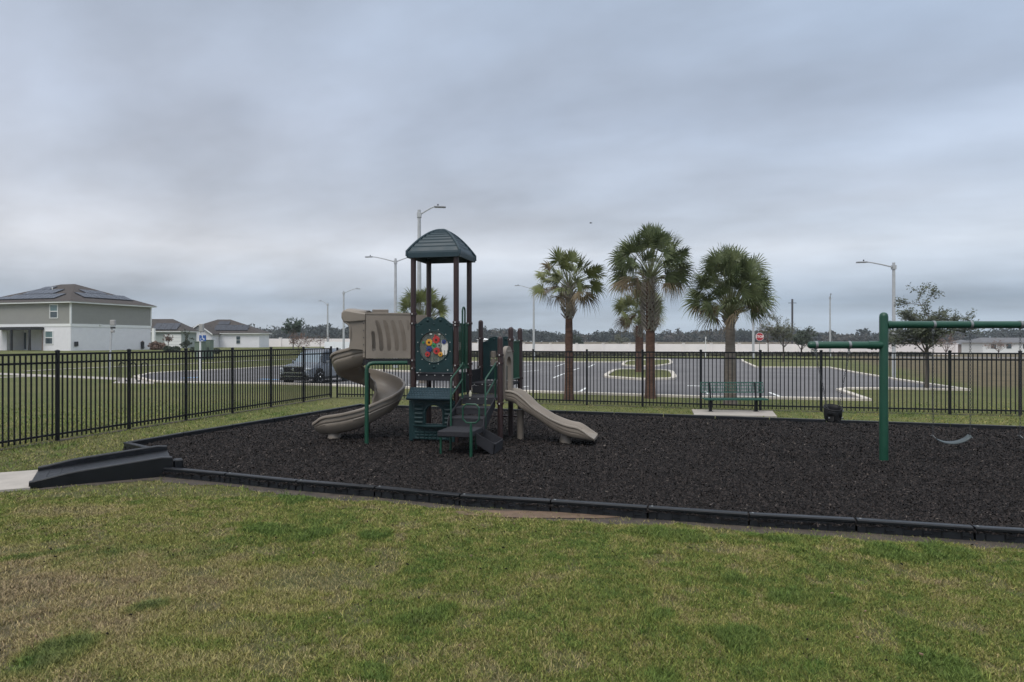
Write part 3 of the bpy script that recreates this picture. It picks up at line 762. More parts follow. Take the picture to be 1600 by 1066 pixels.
    fp = MB().prism(peaked(w, 1.55, 2.57, 2.715), [hole], A, U, V_, .05).build('flower_panel', teal_plastic, root, bevel=.006)
    rg = MB(); pts = [A+U*(w/2+cr*math.cos(R(a)))+Vector((0, 0, cz+cr*math.sin(R(a))))-V_*.027 for a in range(0, 361, 10)]
    rg.tube(pts, .014, 6).build('window_ring', teal_plastic, fp, smooth=True)
    MB().prism(arc(w/2, cz, cr+.005, cr+.005, 0, 360, 32)[:-1], [], A, U, V_, .008).build('window_pane', glass_clear, fp)
    for sx, sz, r in ((.33, 2.645, .035), (.67, 2.645, .035), (.5, 2.56, .022), (.15, 2.575, .022), (.85, 2.575, .022), (.06, 2.52, .02), (.94, 2.52, .02), (.5, 1.66, .035)):
        MB().lathe(A+U*w*sx-V_*.024+Vector((0, 0, sz)), [(r*1.0, 0), (r*.8, r*.4), (r*.35, r*.6)], 12, axis=-V_).build('boss', teal_plastic, fp, smooth=True)
    bl = MB()
    for k in range(12):
        a = R(30*k+15); MB().lathe(A+U*(w/2+(cr+.035)*math.cos(a))-V_*.025+Vector((0, 0, cz+(cr+.035)*math.sin(a))), [(.009, 0), (.009, .008)], 8, axis=-V_).build('bolt', bolt_mat, fp)
    for sx in (.13, .87): MB().lathe(A+U*w*sx-V_*.025+Vector((0, 0, 1.60)), [(.012, 0), (.012, .01)], 8, axis=-V_).build('bolt', bolt_mat, fp)
    # flowers: offsets measured from the disc centre in panel metres
    for (dx, dz, r, m_) in ((.05, .15, .078, red_p), (-.105, .095, .072, yel_p), (.0, .03, .05, grn_p), (.12, .03, .048, gry_p), (-.105, -.045, .062, blu_p), (.06, -.085, .072, red_p), (-.14, -.155, .055, red_p), (.145, -.155, .048, yel_p), (.22, .105, .045, blu_p), (-.235, .09, .022, grn_p), (.03, .235, .02, red_p)):
        pt = A+U*(w/2+dx)-V_*.02+Vector((0, 0, cz+dz)); ol = []
        for k in range(40):
            a = 2*math.pi*k/40; rr_ = r*(.9+.13*abs(math.sin(a*4))); ol.append((rr_*math.cos(a), rr_*math.sin(a)))
        fo = MB().prism(ol, [], pt, U, V_, .03).build('flower', m_, fp, bevel=.004)
        MB().lathe(pt-V_*.014, [(r*.32, 0), (r*.30, .014), (r*.1, .018)], 12, axis=-V_).build('flower_centre', brown_post if m_ is not gry_p else black_rubber, fo)
    for (dx, dz, ww, hh) in ((.235, -.0, .13, .14), (.20, -.12, .05, .10), (.265, -.12, .05, .10), (-.07, .27, .05, .03), (.12, .265, .04, .03)):
        MB().box(A+U*(w/2+dx)-V_*.014+Vector((0, 0, cz+dz)), (ww, .006, hh), ax=U, ay=V_).build('sticker', white_p, fp)
    # peaked panel at the back, with turning game drums ------------------
    A2 = P(1, 2)+U*.0625+V_*.0; op = [(.2*w, 1.62), (.8*w, 1.62), (.8*w, 1.98), (.2*w, 1.98)]
    bp_ = MB().prism(peaked(w, 1.30, 2.19, 2.315), [op], A2, U, V_, .05).build('game_panel', teal_plastic, root, bevel=.006)
    for k in range(3):
        for j in range(2):
            MB().lathe(A2+U*w*(.3+.2*k)+Vector((0, 0, 1.635+.175*j)), [(.05, 0), (.062, .01), (.062, .15), (.05, .16)], 12).build('drum', tan_plastic, bp_, smooth=True)
    for sx, sz, r in ((.33, 2.25, .03), (.67, 2.25, .03), (.12, 2.19, .022), (.88, 2.19, .022), (.5, 2.19, .02)):
        MB().lathe(A2+U*w*sx-V_*.024+Vector((0, 0, sz)), [(r*1.0, 0), (r*.8, r*.4), (r*.35, r*.6)], 12, axis=-V_).build('boss', teal_plastic, bp_, smooth=True)
    # bar barriers --------------------------------------------------------
    def barrier(a, b, z0_, z1_, n):
        t = (b-a).normalized(); a = a+t*.06; b = b-t*.06; m_ = MB()
        m_.tube([a+Vector((0, 0, z1_)), b+Vector((0, 0, z1_))], .02, 8); m_.tube([a+Vector((0, 0, z0_)), b+Vector((0, 0, z0_))], .02, 8)
        for k in range(1, n+1):
            p = a+(b-a)*k/(n+1); m_.tube([p+Vector((0, 0, z0_)), p+Vector((0, 0, z1_))], .013, 8)
        return m_.build('bar_barrier', green_metal, root, smooth=True)
    bb_ = barrier(P(1, 0), P(1, 1), 1.62, 2.57, 8)
    t = V_; a = P(1, 0)+V_*.28+U*.05
    lp_ = [a+Vector((0, 0, 1.1)), a+Vector((0, 0, 2.84))]+[a+t*(.09-.09*math.cos(R(q)))+Vector((0, 0, 2.84+.09*math.sin(R(q)))) for q in range(20, 180, 20)]+[a+t*.18+Vector((0, 0, 2.84)), a+t*.18+Vector((0, 0, 1.1))]
    MB().tube(lp_, .019, 10).build('grab_loop', green_metal, root, smooth=True)
    barrier(P(2, 1), P(2, 2), 1.36, 2.20, 9); barrier(P(0, 1), P(1, 1), 1.65, 2.4, 7)
    # crawl section with slotted tan panels to the spiral slide -------------
    FA = Vector((-3.06, 14.30, 0)); FB = Vector((-2.155, 14.49, 0)); E = (FB-FA); FL = E.length; E.normalize(); EN = Vector((-E.y, E.x, 0))
    sc_ = FL/690.0; zt, zb = 2.79, 1.845; zsc = (zt-zb)/680
    def slot(x0, y0, x1, y1, bow, wd):
        L1, L2 = [], []
        n = 12
        for k in range(n+1):
            tt = k/n; x = x0+(x1-x0)*tt+bow*4*tt*(1-tt); y = y0+(y1-y0)*tt; hw = wd/2*(1.0 if 0 < k < n else .55)
            L1.append((x-hw, y)); L2.append((x+hw, y))
        ol = L1+L2[::-1]
        return [((x-500)*sc_, zt-(y-200)*zsc) for x, y in ol]
    holes = [slot(605, 470, 620, 775, 8, 54)]+[slot(665+118*k, 305, 738+120*k, 770, 22, 66) for k in range(4)]+[slot(1140, 305, 1158, 455, 6, 40)]
    sp2 = MB().prism([(0, zb), (FL, zb), (FL, zt), (0, zt)], holes, FA, E, EN, .05).build('slotted_panel', tan_plastic, root, bevel=.006)
    lip = MB(); fr = [(FA, EN, Vector((0, 0, 1))), (FB, EN, Vector((0, 0, 1)))]
    lip.sweep(fr, [(-.035, zt-.03), (.035, zt-.03), (.035, zt+.012), (-.035, zt+.012)]); lip.build('panel_lip', tan_plastic, sp2, bevel=.006)
    BA = FA+Vector((-.42, .78, 0)); BB = FB+Vector((.25, .84, 0))
    MB().prism([(0, zb), ((BB-BA).length, zb), ((BB-BA).length, zt), (0, zt)], [], BA, (BB-BA).normalized(), EN, .05).build('back_panel', tan_plastic, root, bevel=.006)
    bd = MB(); pts = [FA+Vector((0, 0, 0)), FB, BB, BA]
    bd.add([(p.x, p.y, z) for z in (1.70, 1.82) for p in pts], [(3, 2, 1, 0), (4, 5, 6, 7), (0, 1, 5, 4), (1, 2, 6, 5), (2, 3, 7, 6), (3, 0, 4, 7)])
    bd.build('crawl_deck', deck_mat, root)
    # green support leg with a bent top
    gp = [(-2.985, 14.03, -.02), (-2.985, 14.03, 1.60), (-2.975, 14.035, 1.68), (-2.93, 14.05, 1.735), (-2.87, 14.07, 1.75), (-2.2, 14.32, 1.75)]
    MB().tube(gp, .042, 14).build('support_leg', green_metal, root, smooth=True)
    # spiral slide -----------------------------------------------------------
    C = Vector((-3.20, 15.20, 0)); rc = .47; path = [(-2.98, 14.74, 1.76)]
    zs_ = {0: 1.73, 45: 1.61, 90: 1.46, 135: 1.31, 180: 1.155, 225: 1.0, 270: .83, 315: .63, 360: .42}
    for a, z in zs_.items():
        path.append((C.x-rc*math.sin(R(a)), C.y-rc*math.cos(R(a)), z))
    path += [(-3.50, 14.745, .31), (-3.80, 14.85, .245), (-4.00, 14.97, .225), (-4.10, 15.05, .22)]
    cp = catmull(path, 8); fr = []
    for i, p in enumerate(cp):
        t = (cp[min(i+1, len(cp)-1)]-cp[max(i-1, 0)]).normalized(); side = Vector((t.y, -t.x, 0)).normalized()  # right of travel
        # travelling clockwise seen from above: the outer wall is on the LEFT of travel
        fr.append((p, -side, Vector((0, 0, 1))))
    def sprof(t):
        k = 1-.45*ss(.84, 1.0, t); oh = .37*k; ih = .27*k
        return [(-.27, ih), (-.262, .12*k), (-.19, .03*k), (-.08, -.005), (.05, -.005), (.17, .035*k), (.255, .14*k), (.285, .27*k), (.29, oh-.01), (.30, oh+.012), (.345, oh+.012), (.36, oh-.012), (.352, oh-.045), (.312, oh-.055),
                (.322, .25*k), (.318, .225*k), (.296, .205*k), (.308, .185*k), (.285, .13*k), (.22, .0), (.1, -.045), (-.08, -.05), (-.22, -.02), (-.30, .09*k), (-.305, ih-.05), (-.33, ih-.045), (-.335, ih), (-.325, ih+.014), (-.29, ih+.014)]
    ss_ = MB().sweep(fr, sprof).build('spiral_slide', slide_tan, root, smooth=True, angle=55)
    MB().lathe((-3.86, 14.84, 0), [(.14, .05), (.15, .09), (.12, .20), (.10, .23)], 16).build('slide_foot', slide_tan, ss_, smooth=True)
    MB().tube([(C.x, C.y, 0), (C.x, C.y, 1.5)], .045, 12).build('centre_pole', brown_post, ss_, smooth=True)
    # hood at the slide entrance
    d0 = 14.36
    ol = [(571.5, 491), (560, 489.5), (546, 487), (538, 487), (535.3, 490), (535.3, 497), (538, 503), (543.5, 506.5), (546.5, 510), (547.5, 518), (547, 530), (545.5, 541), (545, 546), (571.5, 548)]
    pl = [((px-571.5)/F*d0, zat(py, d0)) for px, py in ol]
    hood = MB().prism(pl, [], (-3.07, d0, 0), Vector((1, 0, 0)), Vector((0, 1, 0)), .05).build('slide_hood', slide_tan, root, bevel=.01)
    MB().prism(pl, [], (-3.07, d0+.80, 0), Vector((1, 0, 0)), Vector((0, 1, 0)), .05).build('hood_side', slide_tan, hood, bevel=.01)
    rim = [( -3.07+(px-571.5)/F*d0, d0-.035, zat(py, d0)) for px, py in ol[:11]]
    MB().tube(rim, .022, 8).build('hood_rim', slide_tan, hood, smooth=True)
    MB().prism([((px-571.5)/F*d0, zat(py, d0)) for px, py in ((571.5, 491), (560, 489.5), (546, 487), (538, 487), (535.3, 490), (535.3, 497), (538, 502.5), (548, 503.5), (571.5, 501.5))], [], (-3.07, d0-.035, 0), Vector((1, 0, 0)), Vector((0, 1, 0)), .07).build('hood_lip', slide_tan, hood, bevel=.015)
    cn = MB(); 
    top = [(px, py) for px, py in ((571, 488.5), (560, 487.5), (546, 485.5), (539, 485.5), (535.5, 489), (535.5, 496), (538, 500))]
    fr2 = [(Vector((-3.07+(px-571.5)/F*d0, d0-.04, zat(py, d0))), None, None) for px, py in top]
    vs = []
    for (p, _, _) in fr2:
        for yy, dz in ((0, 0), (.15, .035), (.44, .06), (.73, .035), (.88, 0)): vs.append((p.x, p.y+yy, p.z+dz))
    cn.add(vs, [(5*i+k, 5*i+k+1, 5*i+6+k, 5*i+5+k) for i in range(len(top)-1) for k in range(4)])
    co_ = cn.build('hood_top', slide_tan, hood, smooth=True); sm = co_.modifiers.new('solid', 'SOLIDIFY'); sm.thickness = .03
    # moulded bulge and bolts of the hood
    for k in range(6): MB().lathe((-3.11, d0-.04, 1.98+.15*k), [(.011, 0), (.011, .012)], 8, axis=(0, -1, 0)).build('bolt', dark_steel, hood)
    MB().box((-3.105, d0-.028, 2.32), (.05, .025, .92), chamfer=.006).build('hood_flange', slide_tan, hood)
    # far edge of the hood seen above the panel
    MB().box((-2.93, 15.2, 2.86), (.36, .05, .10), chamfer=.01).build('hood_flange', slide_tan, hood)
    # playhouse front below the tower -------------------------------------------
    A3 = P(0, 0)-V_*.07-U*.02; wv = PS-.03
    win = [(.33, .47), (.70, .47), (.70, .70)]+arc(.515, .70, .185, .16, 0, 180, 10)[1:-1]+[(.33, .70)]
    lg = MB().prism([(0, .15), (wv, .15), (wv, 1.0), (0, 1.0)], [win], A3, U, V_, .05)
    for s0, s1 in ((.10, .27), (.76, .93)):
        for k in range(5):
            z = .50+.09*k; lg.tube([A3+U*s0-V_*.03+Vector((0, 0, z)), A3+U*s1-V_*.03+Vector((0, 0, z))], .034, 8)
    st = lg; r3 = random.Random(2)
    for j in range(4):
        x = .08+(.04 if j % 2 else 0)
        while x < wv-.14:
            ww = r3.uniform(.07, .12); st.box(A3+U*(x+ww/2)-V_*.03+Vector((0, 0, .165+.063*j)), (ww-.014, .03, .045), ax=U, ay=V_, chamfer=.010); x += ww
    hp = st.build('playhouse_panel', teal_plastic, root, smooth=True, angle=30)
    MB().sweep([(A3+U*(.06+.045*k)+Vector((0, 0, .445-.012*math.sin(math.pi*k/19)))-V_*(.03+.06*math.sin(math.pi*k/19)), V_, Vector((0, 0, 1))) for k in range(20)], [(-.05, -.012), (.05, -.012), (.05, .012), (-.05, .012)]).build('counter_shelf', teal_plastic, hp)
    ar = MB(); pts = [A3+U*(.515+.205*math.cos(R(a)))-V_*.03+Vector((0, 0, .70+.18*math.sin(R(a)))) for a in range(0, 181, 15)]
    pts = [A3+U*.72-V_*.03+Vector((0, 0, .47))]+pts+[A3+U*.31-V_*.03+Vector((0, 0, .47))]; ar.tube(pts, .02, 6); ar.build('window_arch', teal_plastic, hp, smooth=True)
    # side columns
    for s_ in (-.0, wv):
        MB().box(A3+U*s_+V_*.03+Vector((0, 0, .53)), (.09, .12, .86), ax=U, ay=V_, chamfer=.012).build('corner_column', teal_plastic, hp)
    # shingled awning
    a0 = A3-U*.02-V_*.24+Vector((0, 0, 1.01)); a1 = A3-U*.03+V_*.03+Vector((0, 0, 1.215)); wa = wv+.05
    sl_ = (a1-a0); sl_n = Vector(sl_-U*sl_.dot(U)).normalized(); nn = U.cross(sl_n).normalized(); Ls = (sl_-U*sl_.dot(U)).length
    sh = MB().box(a0+U*wa/2+sl_n*Ls/2-nn*.015, (wa, Ls, .05), ax=U, ay=sl_n, az=nn)
    for j in range(5):
        x = -.03 if j % 2 else 0
        while x < wa-.02:
            xx0 = max(x, 0.004); xx1 = min(x+.062, wa-.004); cc = a0+U*((xx0+xx1)/2)+sl_n*(Ls*(j+.5)/5)+nn*.019
            sh.box(cc, (xx1-xx0-.008, Ls/5, .014), ax=U, ay=(sl_n+nn*-.12).normalized()); x += .062
    aw = sh.build('awning', roof_plastic, hp)
    MB().tube([a0+nn*.012, a0+U*wa+nn*.012], .016, 6).build('awning_edge', roof_plastic, aw)
    # stairs -----------------------------------------------------------------------
    M0 = P(1, 0)+U*PS/2; sw = .70
    def step(v0, v1, z0_, z1_):   # tread slab with a closed riser in front
        cc = M0+V_*(v0+v1)/2; return cc
    stp = MB(); rs_ = MB()
    lv = [(-.87, .705), (-.44, .87)]
    stairs = empty('stairs', (M0.x, M0.y, 0)); stairs.parent = root; stairs.location = Vector((M0.x, M0.y, 0))-root.location
    for k, (v0, z) in enumerate(lv):
        v1 = v0+.46
        MB().box(M0+V_*(v0+v1)/2+Vector((0, 0, z-.02)), (sw, v1-v0, .04), ax=U, ay=V_).build('tread', deck_mat, stairs, bevel=.006)
    for v0, za, zb_ in ((-.855, .54, .685), (-.425, .725, .85), (-.005, .89, 1.0)):
        MB().box(M0+V_*v0+Vector((0, 0, (za+zb_)/2)), (sw-.01, .02, zb_-za-.004), ax=U, ay=V_).build('riser', deck_mat, stairs)
    for sd_ in (-1, 1):
        ol = [(-.92, .40), (-.92, .56), (-.86, .72), (.0, 1.03), (.0, .86)]
        MB().prism(ol, [], M0+U*sd_*(sw/2+.012), V_, U, .02).build('stringer', deck_mat, stairs)
    # transfer platform
    PC = Vector((-.965, 12.93, 0)); pw, pd = .66, .82
    tp = MB().box(PC+Vector((0, 0, .495)), (pw, pd, .10), ax=U, ay=V_).build('transfer_platform', deck_mat, root, bevel=.012)
    for a_, b_ in ((-.28, -.36), (-.24, .1), (.2, .34)):
        q = PC+U*a_+V_*b_; MB().tube([(q.x, q.y, -.02), (q.x, q.y, .44)], .022, 10).build('leg', green_metal, tp, smooth=True)
    # octagonal grab ring on its post
    q = Vector((-.747, 12.44, 0)); ring = []
    hw, hh, cc_ = .155, .168, .065
    for a_, b_ in ((-hw, -hh+cc_), (-hw, hh-cc_), (-hw+cc_, hh), (hw-cc_, hh), (hw, hh-cc_), (hw, -hh+cc_), (hw-cc_, -hh), (-hw+cc_, -hh), (-hw, -hh+cc_), (-hw, 0)):
        ring.append(q+U*a_+Vector((0, 0, .885+b_)))
    gr = MB().tube(ring, .016, 8).build('grab_ring', green_metal, root, smooth=True)
    MB().tube([q+Vector((0, 0, -.02)), q+Vector((0, 0, .50)), q+Vector((0, 0, .72))], [.028, .028, .02], 12).build('ring_post', green_metal, gr, smooth=True)
    # low boxed step beside the platform
    a = Vector((-.67, 12.68, 0)); b = Vector((-.33, 12.68, 0)); a2 = Vector((-.55, 13.36, 0)); b2 = Vector((-.19, 13.36, 0))
    bx_ = MB()
    def quadslab(p, q, r_, s_, tvec):
        vs = [Vector(w_) for w_ in (p, q, r_, s_)]; vs2 = [v+tvec for v in vs]
        bx_.add(vs+vs2, [(0, 1, 2, 3), (7, 6, 5, 4), (0, 1, 5, 4), (1, 2, 6, 5), (2, 3, 7, 6), (3, 0, 4, 7)])
    for p_, q_, off in ((a, b, Vector((0, .03, 0))), (a2, b2, Vector((0, -.03, 0)))):
        quadslab((p_.x, p_.y, .30), (q_.x, q_.y, .06), (q_.x+.02, q_.y, .29), (p_.x, p_.y, .50), off)
    quadslab((b.x, b.y, .06), (b2.x, b2.y, .06), (b2.x+.02, b2.y, .29), (b.x+.02, b.y, .29), Vector((-.03, 0, 0)))
    quadslab((a.x, a.y+.03, .30), (b.x-.03, b.y+.03, .10), (b2.x-.03, b2.y-.03, .10), (a2.x, a2.y-.03, .30), Vector((0, 0, .03)))
    quadslab((b.x-.22, b.y+.03, .20), (b.x-.03, b.y+.03, .20), (b2.x-.03, b2.y-.03, .20), (b2.x-.22, b2.y-.03, .20), Vector((0, 0, .03)))
    bx_.build('boxed_step', deck_mat, root, bevel=.004)
    # handrails
    for xu, xl in ((-1.025, -1.195), (-.345, -.52)):
        up_, lo_ = Vector((xu, 14.17, 0)), Vector((xl, 13.36, 0)); Z = lambda z: Vector((0, 0, z))
        hr = MB(); hr.tube([lo_+Z(.50), lo_+Z(1.43), lo_+Z(1.47)+(up_-lo_)*.03, up_+Z(1.72)-(up_-lo_)*.03, up_+Z(1.75), up_+Z(1.73)+(up_-lo_)*.04], .017, 8)
        hr.tube([up_+Z(1.02), up_+Z(1.74)], .017, 8); hr.tube([lo_+Z(1.12), up_+Z(1.42)], .016, 8)
        hr.build('handrail', green_metal, root, smooth=True)
    MB().tube([P(1, 0)+U*.06+Vector((0, 0, 1.70)), P(1, 0)+U*.19+Vector((0, 0, 1.70)), P(1, 0)+U*.19+Vector((0, 0, 1.62))], .016, 8).build('rail_bracket', green_metal, root, smooth=True)
    # lower support beam between rear posts
    MB().tube([P(1, 2)+Vector((0, 0, .45)), P(2, 2)+Vector((0, 0, .45))], .02, 8).build('brace', brown_post, root)
    # wavy slide ----------------------------------------------------------------------
    rim = [(788.5, 610), (802.6, 611.5), (816.6, 620.7), (830.7, 634.5), (844.8, 644), (858.9, 652), (875, 658.5), (888, 662), (897, 663.5), (905, 667.5), (917, 676), (924.5, 681)]
    bot = [(788.5, 626.6), (802.6, 630), (816.6, 641), (830.7, 649), (844.8, 658), (858.9, 667.5), (875, 676), (888, 680.5), (897, 682), (905, 683), (917, 684.5), (924.5, 685.5)]
    dn = 14.15; S0_ = P(2, 0)+V_*PS/2; pr = []
    ctr = []
    for (x1, y1), (x2, y2) in zip(rim, bot):
        X = (x1-800)/F*dn; s_ = (X-(S0_.x-V_.x*.36))/U.x
        o = S0_+U*s_; zr = zat(y1, dn+.05); zb2 = zat(y2, dn+.05)
        ctr.append((o.x, o.y, zb2+.04, zr-zb2-.04))
    pts3 = catmull([c_[:3] for c_ in ctr], 5); hh_ = catmull([(c_[3], 0, 0) for c_ in ctr], 5)
    fr = [(p, V_, Vector((0, 0, 1))) for p in pts3]
    def wprof(t):
        i = min(int(round(t*(len(hh_)-1))), len(hh_)-1); h_ = max(hh_[i].x, .02)
        hw = .36+.03*ss(.8, 1, t)
        half = [(hw+.012, h_-.02), (hw, h_), (hw-.045, h_), (hw-.06, h_-.02), (hw-.075, h_*.45), (hw-.11, min(.03, h_*.3)), (0, 0)]
        inn = [(-a_, b_) for a_, b_ in half[:-1]]+[(0, 0)]+half[:-1][::-1]
        outr = [(hw+.012, h_-.02), (hw+.010, h_*.80), (hw-.028, h_*.76), (hw-.006, h_*.68), (hw-.008, h_*.40), (hw-.034, h_*.33), (hw-.016, h_*.25), (hw-.03, -.02), (hw-.07, -.045)]
        return inn+outr[1:]+[(-a_, b_) for a_, b_ in outr[1:]][::-1]
    ws_ = MB().sweep(fr, wprof).build('wavy_slide', slide_tan, root, smooth=True, angle=50)
    q = S0_+U*1.28
    MB().lathe((q.x, q.y-.05, 0), [(.13, .05), (.13, .10), (.10, .26)], 16).build('slide_foot', slide_tan, ws_, smooth=True)
    q = S0_+U*.30+V_*.1
    MB().lathe((q.x, q.y, 0), [(.07, .05), (.07, .6), (.09, .75)], 14).build('slide_leg', tan_plastic, ws_, smooth=True)
    # rounded tan entrance panels of the wavy slide: two cheeks and an arch with an opening
    A4 = P(2, 0)+V_*.10+U*.03; wz = PS-.20
    ol = [(0, 1.0), (wz, 1.0), (wz, 1.80)]+arc(wz/2, 1.80, wz/2, .30, 0, 180, 16)[1:-1]+[(0, 1.80)]
    oh_ = [(.15, 1.08), (wz-.15, 1.08), (wz-.15, 1.70)]+arc(wz/2, 1.70, wz/2-.15, .18, 0, 180, 12)[1:-1]+[(.15, 1.70)]
    en = MB().prism(ol, [oh_], A4, V_, U, .09).build('slide_entrance', tan_plastic, root, bevel=.01)
    MB().box(A4+V_*wz*.5+U*.03+Vector((0, 0, 1.98)), (.05, .34, .05), ax=U, ay=V_, chamfer=.01).build('entrance_relief', tan_plastic, en)
    # post for the right handrail bracket, tiny white bottle left on the deck
    return root
playset()
q = P(1, 0)+U*.26+V_*.16
bt = empty('drink_bottle', (q.x, q.y, 1.04), 'small pale plastic bottle standing at the top of the playground stairs', 'bottle')
MB().lathe((q.x, q.y, 1.04), [(.028, 0), (.03, .01), (.03, .085), (.014, .105)], 14).build('body', mat('bottle_pale', (.55, .52, .38), .3, .1), bt, smooth=True)
MB().lathe((q.x, q.y, 1.145), [(.015, 0), (.015, .022)], 12).build('cap', white_p, bt)

# ------------------------------------------------------------------ swing set
SX, SY = 6.56, 12.05
def chain(m_, a, b, link=.040, r=.0038):
    a, b = Vector(a), Vector(b); t = (b-a); L_ = t.length; t.normalize(); n = int(L_/(link*.8)); s1 = t.orthogonal().normalized(); s2 = t.cross(s1)
    for k in range(n):
        c = a+t*(L_*(k+.5)/n); s_ = s1 if k % 2 else s2; pts = []
        for (p_, q_) in ((-.5, -.22), (-.5, .22), (-.2, .34), (.2, .34), (.5, .22), (.5, -.22), (.2, -.34), (-.2, -.34), (-.5, -.22)): pts.append(c+t*link*p_+s_*link*q_)
        m_.tube(pts, r, 3, cap=False)
def swingset():
    root = empty('swing_frame', (SX, SY, 0), 'green steel swing frame with a long top beam and a short side arm', 'swing frame')
    MB().lathe((SX, SY, 0), [(.073, -.05), (.073, 2.63), (.066, 2.675), (.045, 2.70), (.02, 2.712)], 24).build('post', swing_green, root, smooth=True)
    MB().lathe((SX+5.3, SY, 0), [(.073, -.05), (.073, 2.63), (.066, 2.675), (.045, 2.70), (.02, 2.712)], 24).build('post', swing_green, root, smooth=True)
    zb = 2.494
    bm_ = MB().tube([(SX+.06, SY, zb), (SX+5.25, SY, zb)], .064, 20).build('top_beam', swing_green, root, smooth=True)
    MB().tube([(SX+.05, SY, zb), (SX+.12, SY, zb)], .072, 20).build('sleeve', swing_green, bm_, smooth=True)
    za = 2.135
    arm = MB().lathe((SX-.05, SY, za), [(.064, 0), (.064, 1.24), (.055, 1.27), (.035, 1.285), (.012, 1.29)], 20, axis=(-1, 0, 0)).build('side_arm', swing_green, root, smooth=True)
    MB().tube([(SX-.04, SY, za), (SX-.28, SY, za)], .071, 20).build('sleeve', swing_green, arm, smooth=True)
    bl = MB()
    for x, z in ((SX-.14, za-.072), (SX-.21, za-.072), (SX+.16, zb-.07), (SX+.24, zb-.07)): bl.lathe((x, SY, z+.02), [(.016, 0), (.016, .03), (.01, .035)], 8, axis=(0, 0, -1))
    bl.build('bolt', swing_green, root)
    def clamp(x, z, par):
        c = MB(); c.tube([(x-.022, SY, z), (x+.022, SY, z)], .071, 20); o = c.build('hanger_clamp', steel, par, smooth=True)
        h = MB(); h.box((x, SY, z-.085), (.022, .03, .05)); pts = [(x+.018*math.cos(R(a)), SY, z-.125+.028*math.sin(R(a))) for a in range(0, 361, 30)]; h.tube(pts, .007, 6); h.build('shackle', steel, o)
    for px in (1458, 1516, 1594, 1652): clamp(at(px, SY)[0], zb, bm_)
    for px in (1274.5, 1326.5): clamp(at(px, SY)[0], za, arm)
    # belt swings
    def belt(px0, px1, label, lowpx=None):
        x0, x1 = at(px0, SY)[0], at(px1, SY)[0]; r_ = empty('belt_swing', ((x0+x1)/2, SY, .4), label, 'swing')
        for x, xb in ((x0, x0+.0), (x1, x1-.0)):
            m_ = MB(); chain(m_, (x, SY, zb-.15), (xb, SY, .52)); m_.build('chain', dark_steel, r_)
        n = 16; vs = []
        for k in range(n+1):
            t = k/n; x = x0+(x1-x0)*t; z = .50-.12*(1-(2*t-1)**2)**.8+.02*t
            for yy in (-.055, .055):
                dz = .03*(1 if yy > 0 else 0)
                vs.append((x, SY+yy, z+dz))
        s_ = MB().add(vs, [(2*k, 2*k+2, 2*k+3, 2*k+1) for k in range(n)]).build('belt_seat', mat('belt_grey', (.06, .075, .08), .45, .1, spec=.3), r_, smooth=True)
        sd = s_.modifiers.new('s', 'SOLIDIFY'); sd.thickness = .012
        for x in (x0, x1): MB().tube([(x, SY-.07, .50), (x, SY, .54), (x, SY+.07, .53)], .006, 6).build('seat_bracket', steel, r_)
    belt(1458, 1516, 'grey belt swing hanging from the green top beam, nearest the main post')
    belt(1594, 1652, 'belt swing at the right edge, mostly cut off by the frame')
    # bucket swing
    x0, x1 = at(1274.5, SY)[0], at(1326.5, SY)[0]; cx = (at(1288, SY)[0]+at(1315, SY)[0])/2
    b = empty('bucket_swing', (cx, SY, .8), 'black toddler bucket swing hanging from the short green arm', 'swing')
    for x, xb in ((x0, cx-.125), (x1, cx+.125)):
        m_ = MB(); chain(m_, (x, SY, za-.15), (xb, SY, 1.15)); m_.build('chain', dark_steel, b)
        m_ = MB(); chain(m_, (xb, SY, 1.15), (xb, SY-.08, 1.0)); chain(m_, (xb, SY, 1.15), (xb, SY+.08, 1.0)); m_.build('chain', dark_steel, b)
    # tub: high back, tapering body, leg openings in front
    rings = []; n = 28
    def ring(rx, ry, z, tilt=0): return [(cx+rx*math.cos(2*math.pi*k/n), SY+ry*math.sin(2*math.pi*k/n), z+tilt*math.sin(2*math.pi*k/n)) for k in range(n)]
    rg = [ring(.150, .12, 1.03, .045), ring(.156, .125, .985, .03), ring(.154, .122, .90, .01), ring(.145, .115, .84), ring(.115, .095, .795), ring(.06, .05, .775)]
    vs = [v for r_ in rg for v in r_]; fs = [(i*n+k, i*n+(k+1) % n, (i+1)*n+(k+1) % n, (i+1)*n+k) for i in range(len(rg)-1) for k in range(n)]
    keep = []
    for f in fs:
        cxx = sum(vs[i][0] for i in f)/4-cx; cyy = sum(vs[i][1] for i in f)/4-SY; czz = sum(vs[i][2] for i in f)/4
        if cyy < -.03 and .03 < abs(cxx) < .115 and .79 < czz < .87: continue
        keep.append(f)
    tb = MB().add(vs, keep+[tuple(range((len(rg)-1)*n, len(rg)*n))]).build('tub', black_rubber, b, smooth=True); sd = tb.modifiers.new('s', 'SOLIDIFY'); sd.thickness = .015
    MB().tube(ring(.153, .123, 1.03, .045)+[ring(.153, .123, 1.03, .045)[0]], .013, 6).build('rim', black_rubber, tb, smooth=True)
    for s_ in (-1, 1): MB().box((cx+s_*.115, SY-.10, .86), (.03, .02, .025), chamfer=.004).build('rivet_plate', steel, tb)
    MB().box((cx+.14, SY-.07, .985), (.03, .03, .03), chamfer=.004).build('buckle', steel, tb)
swingset()

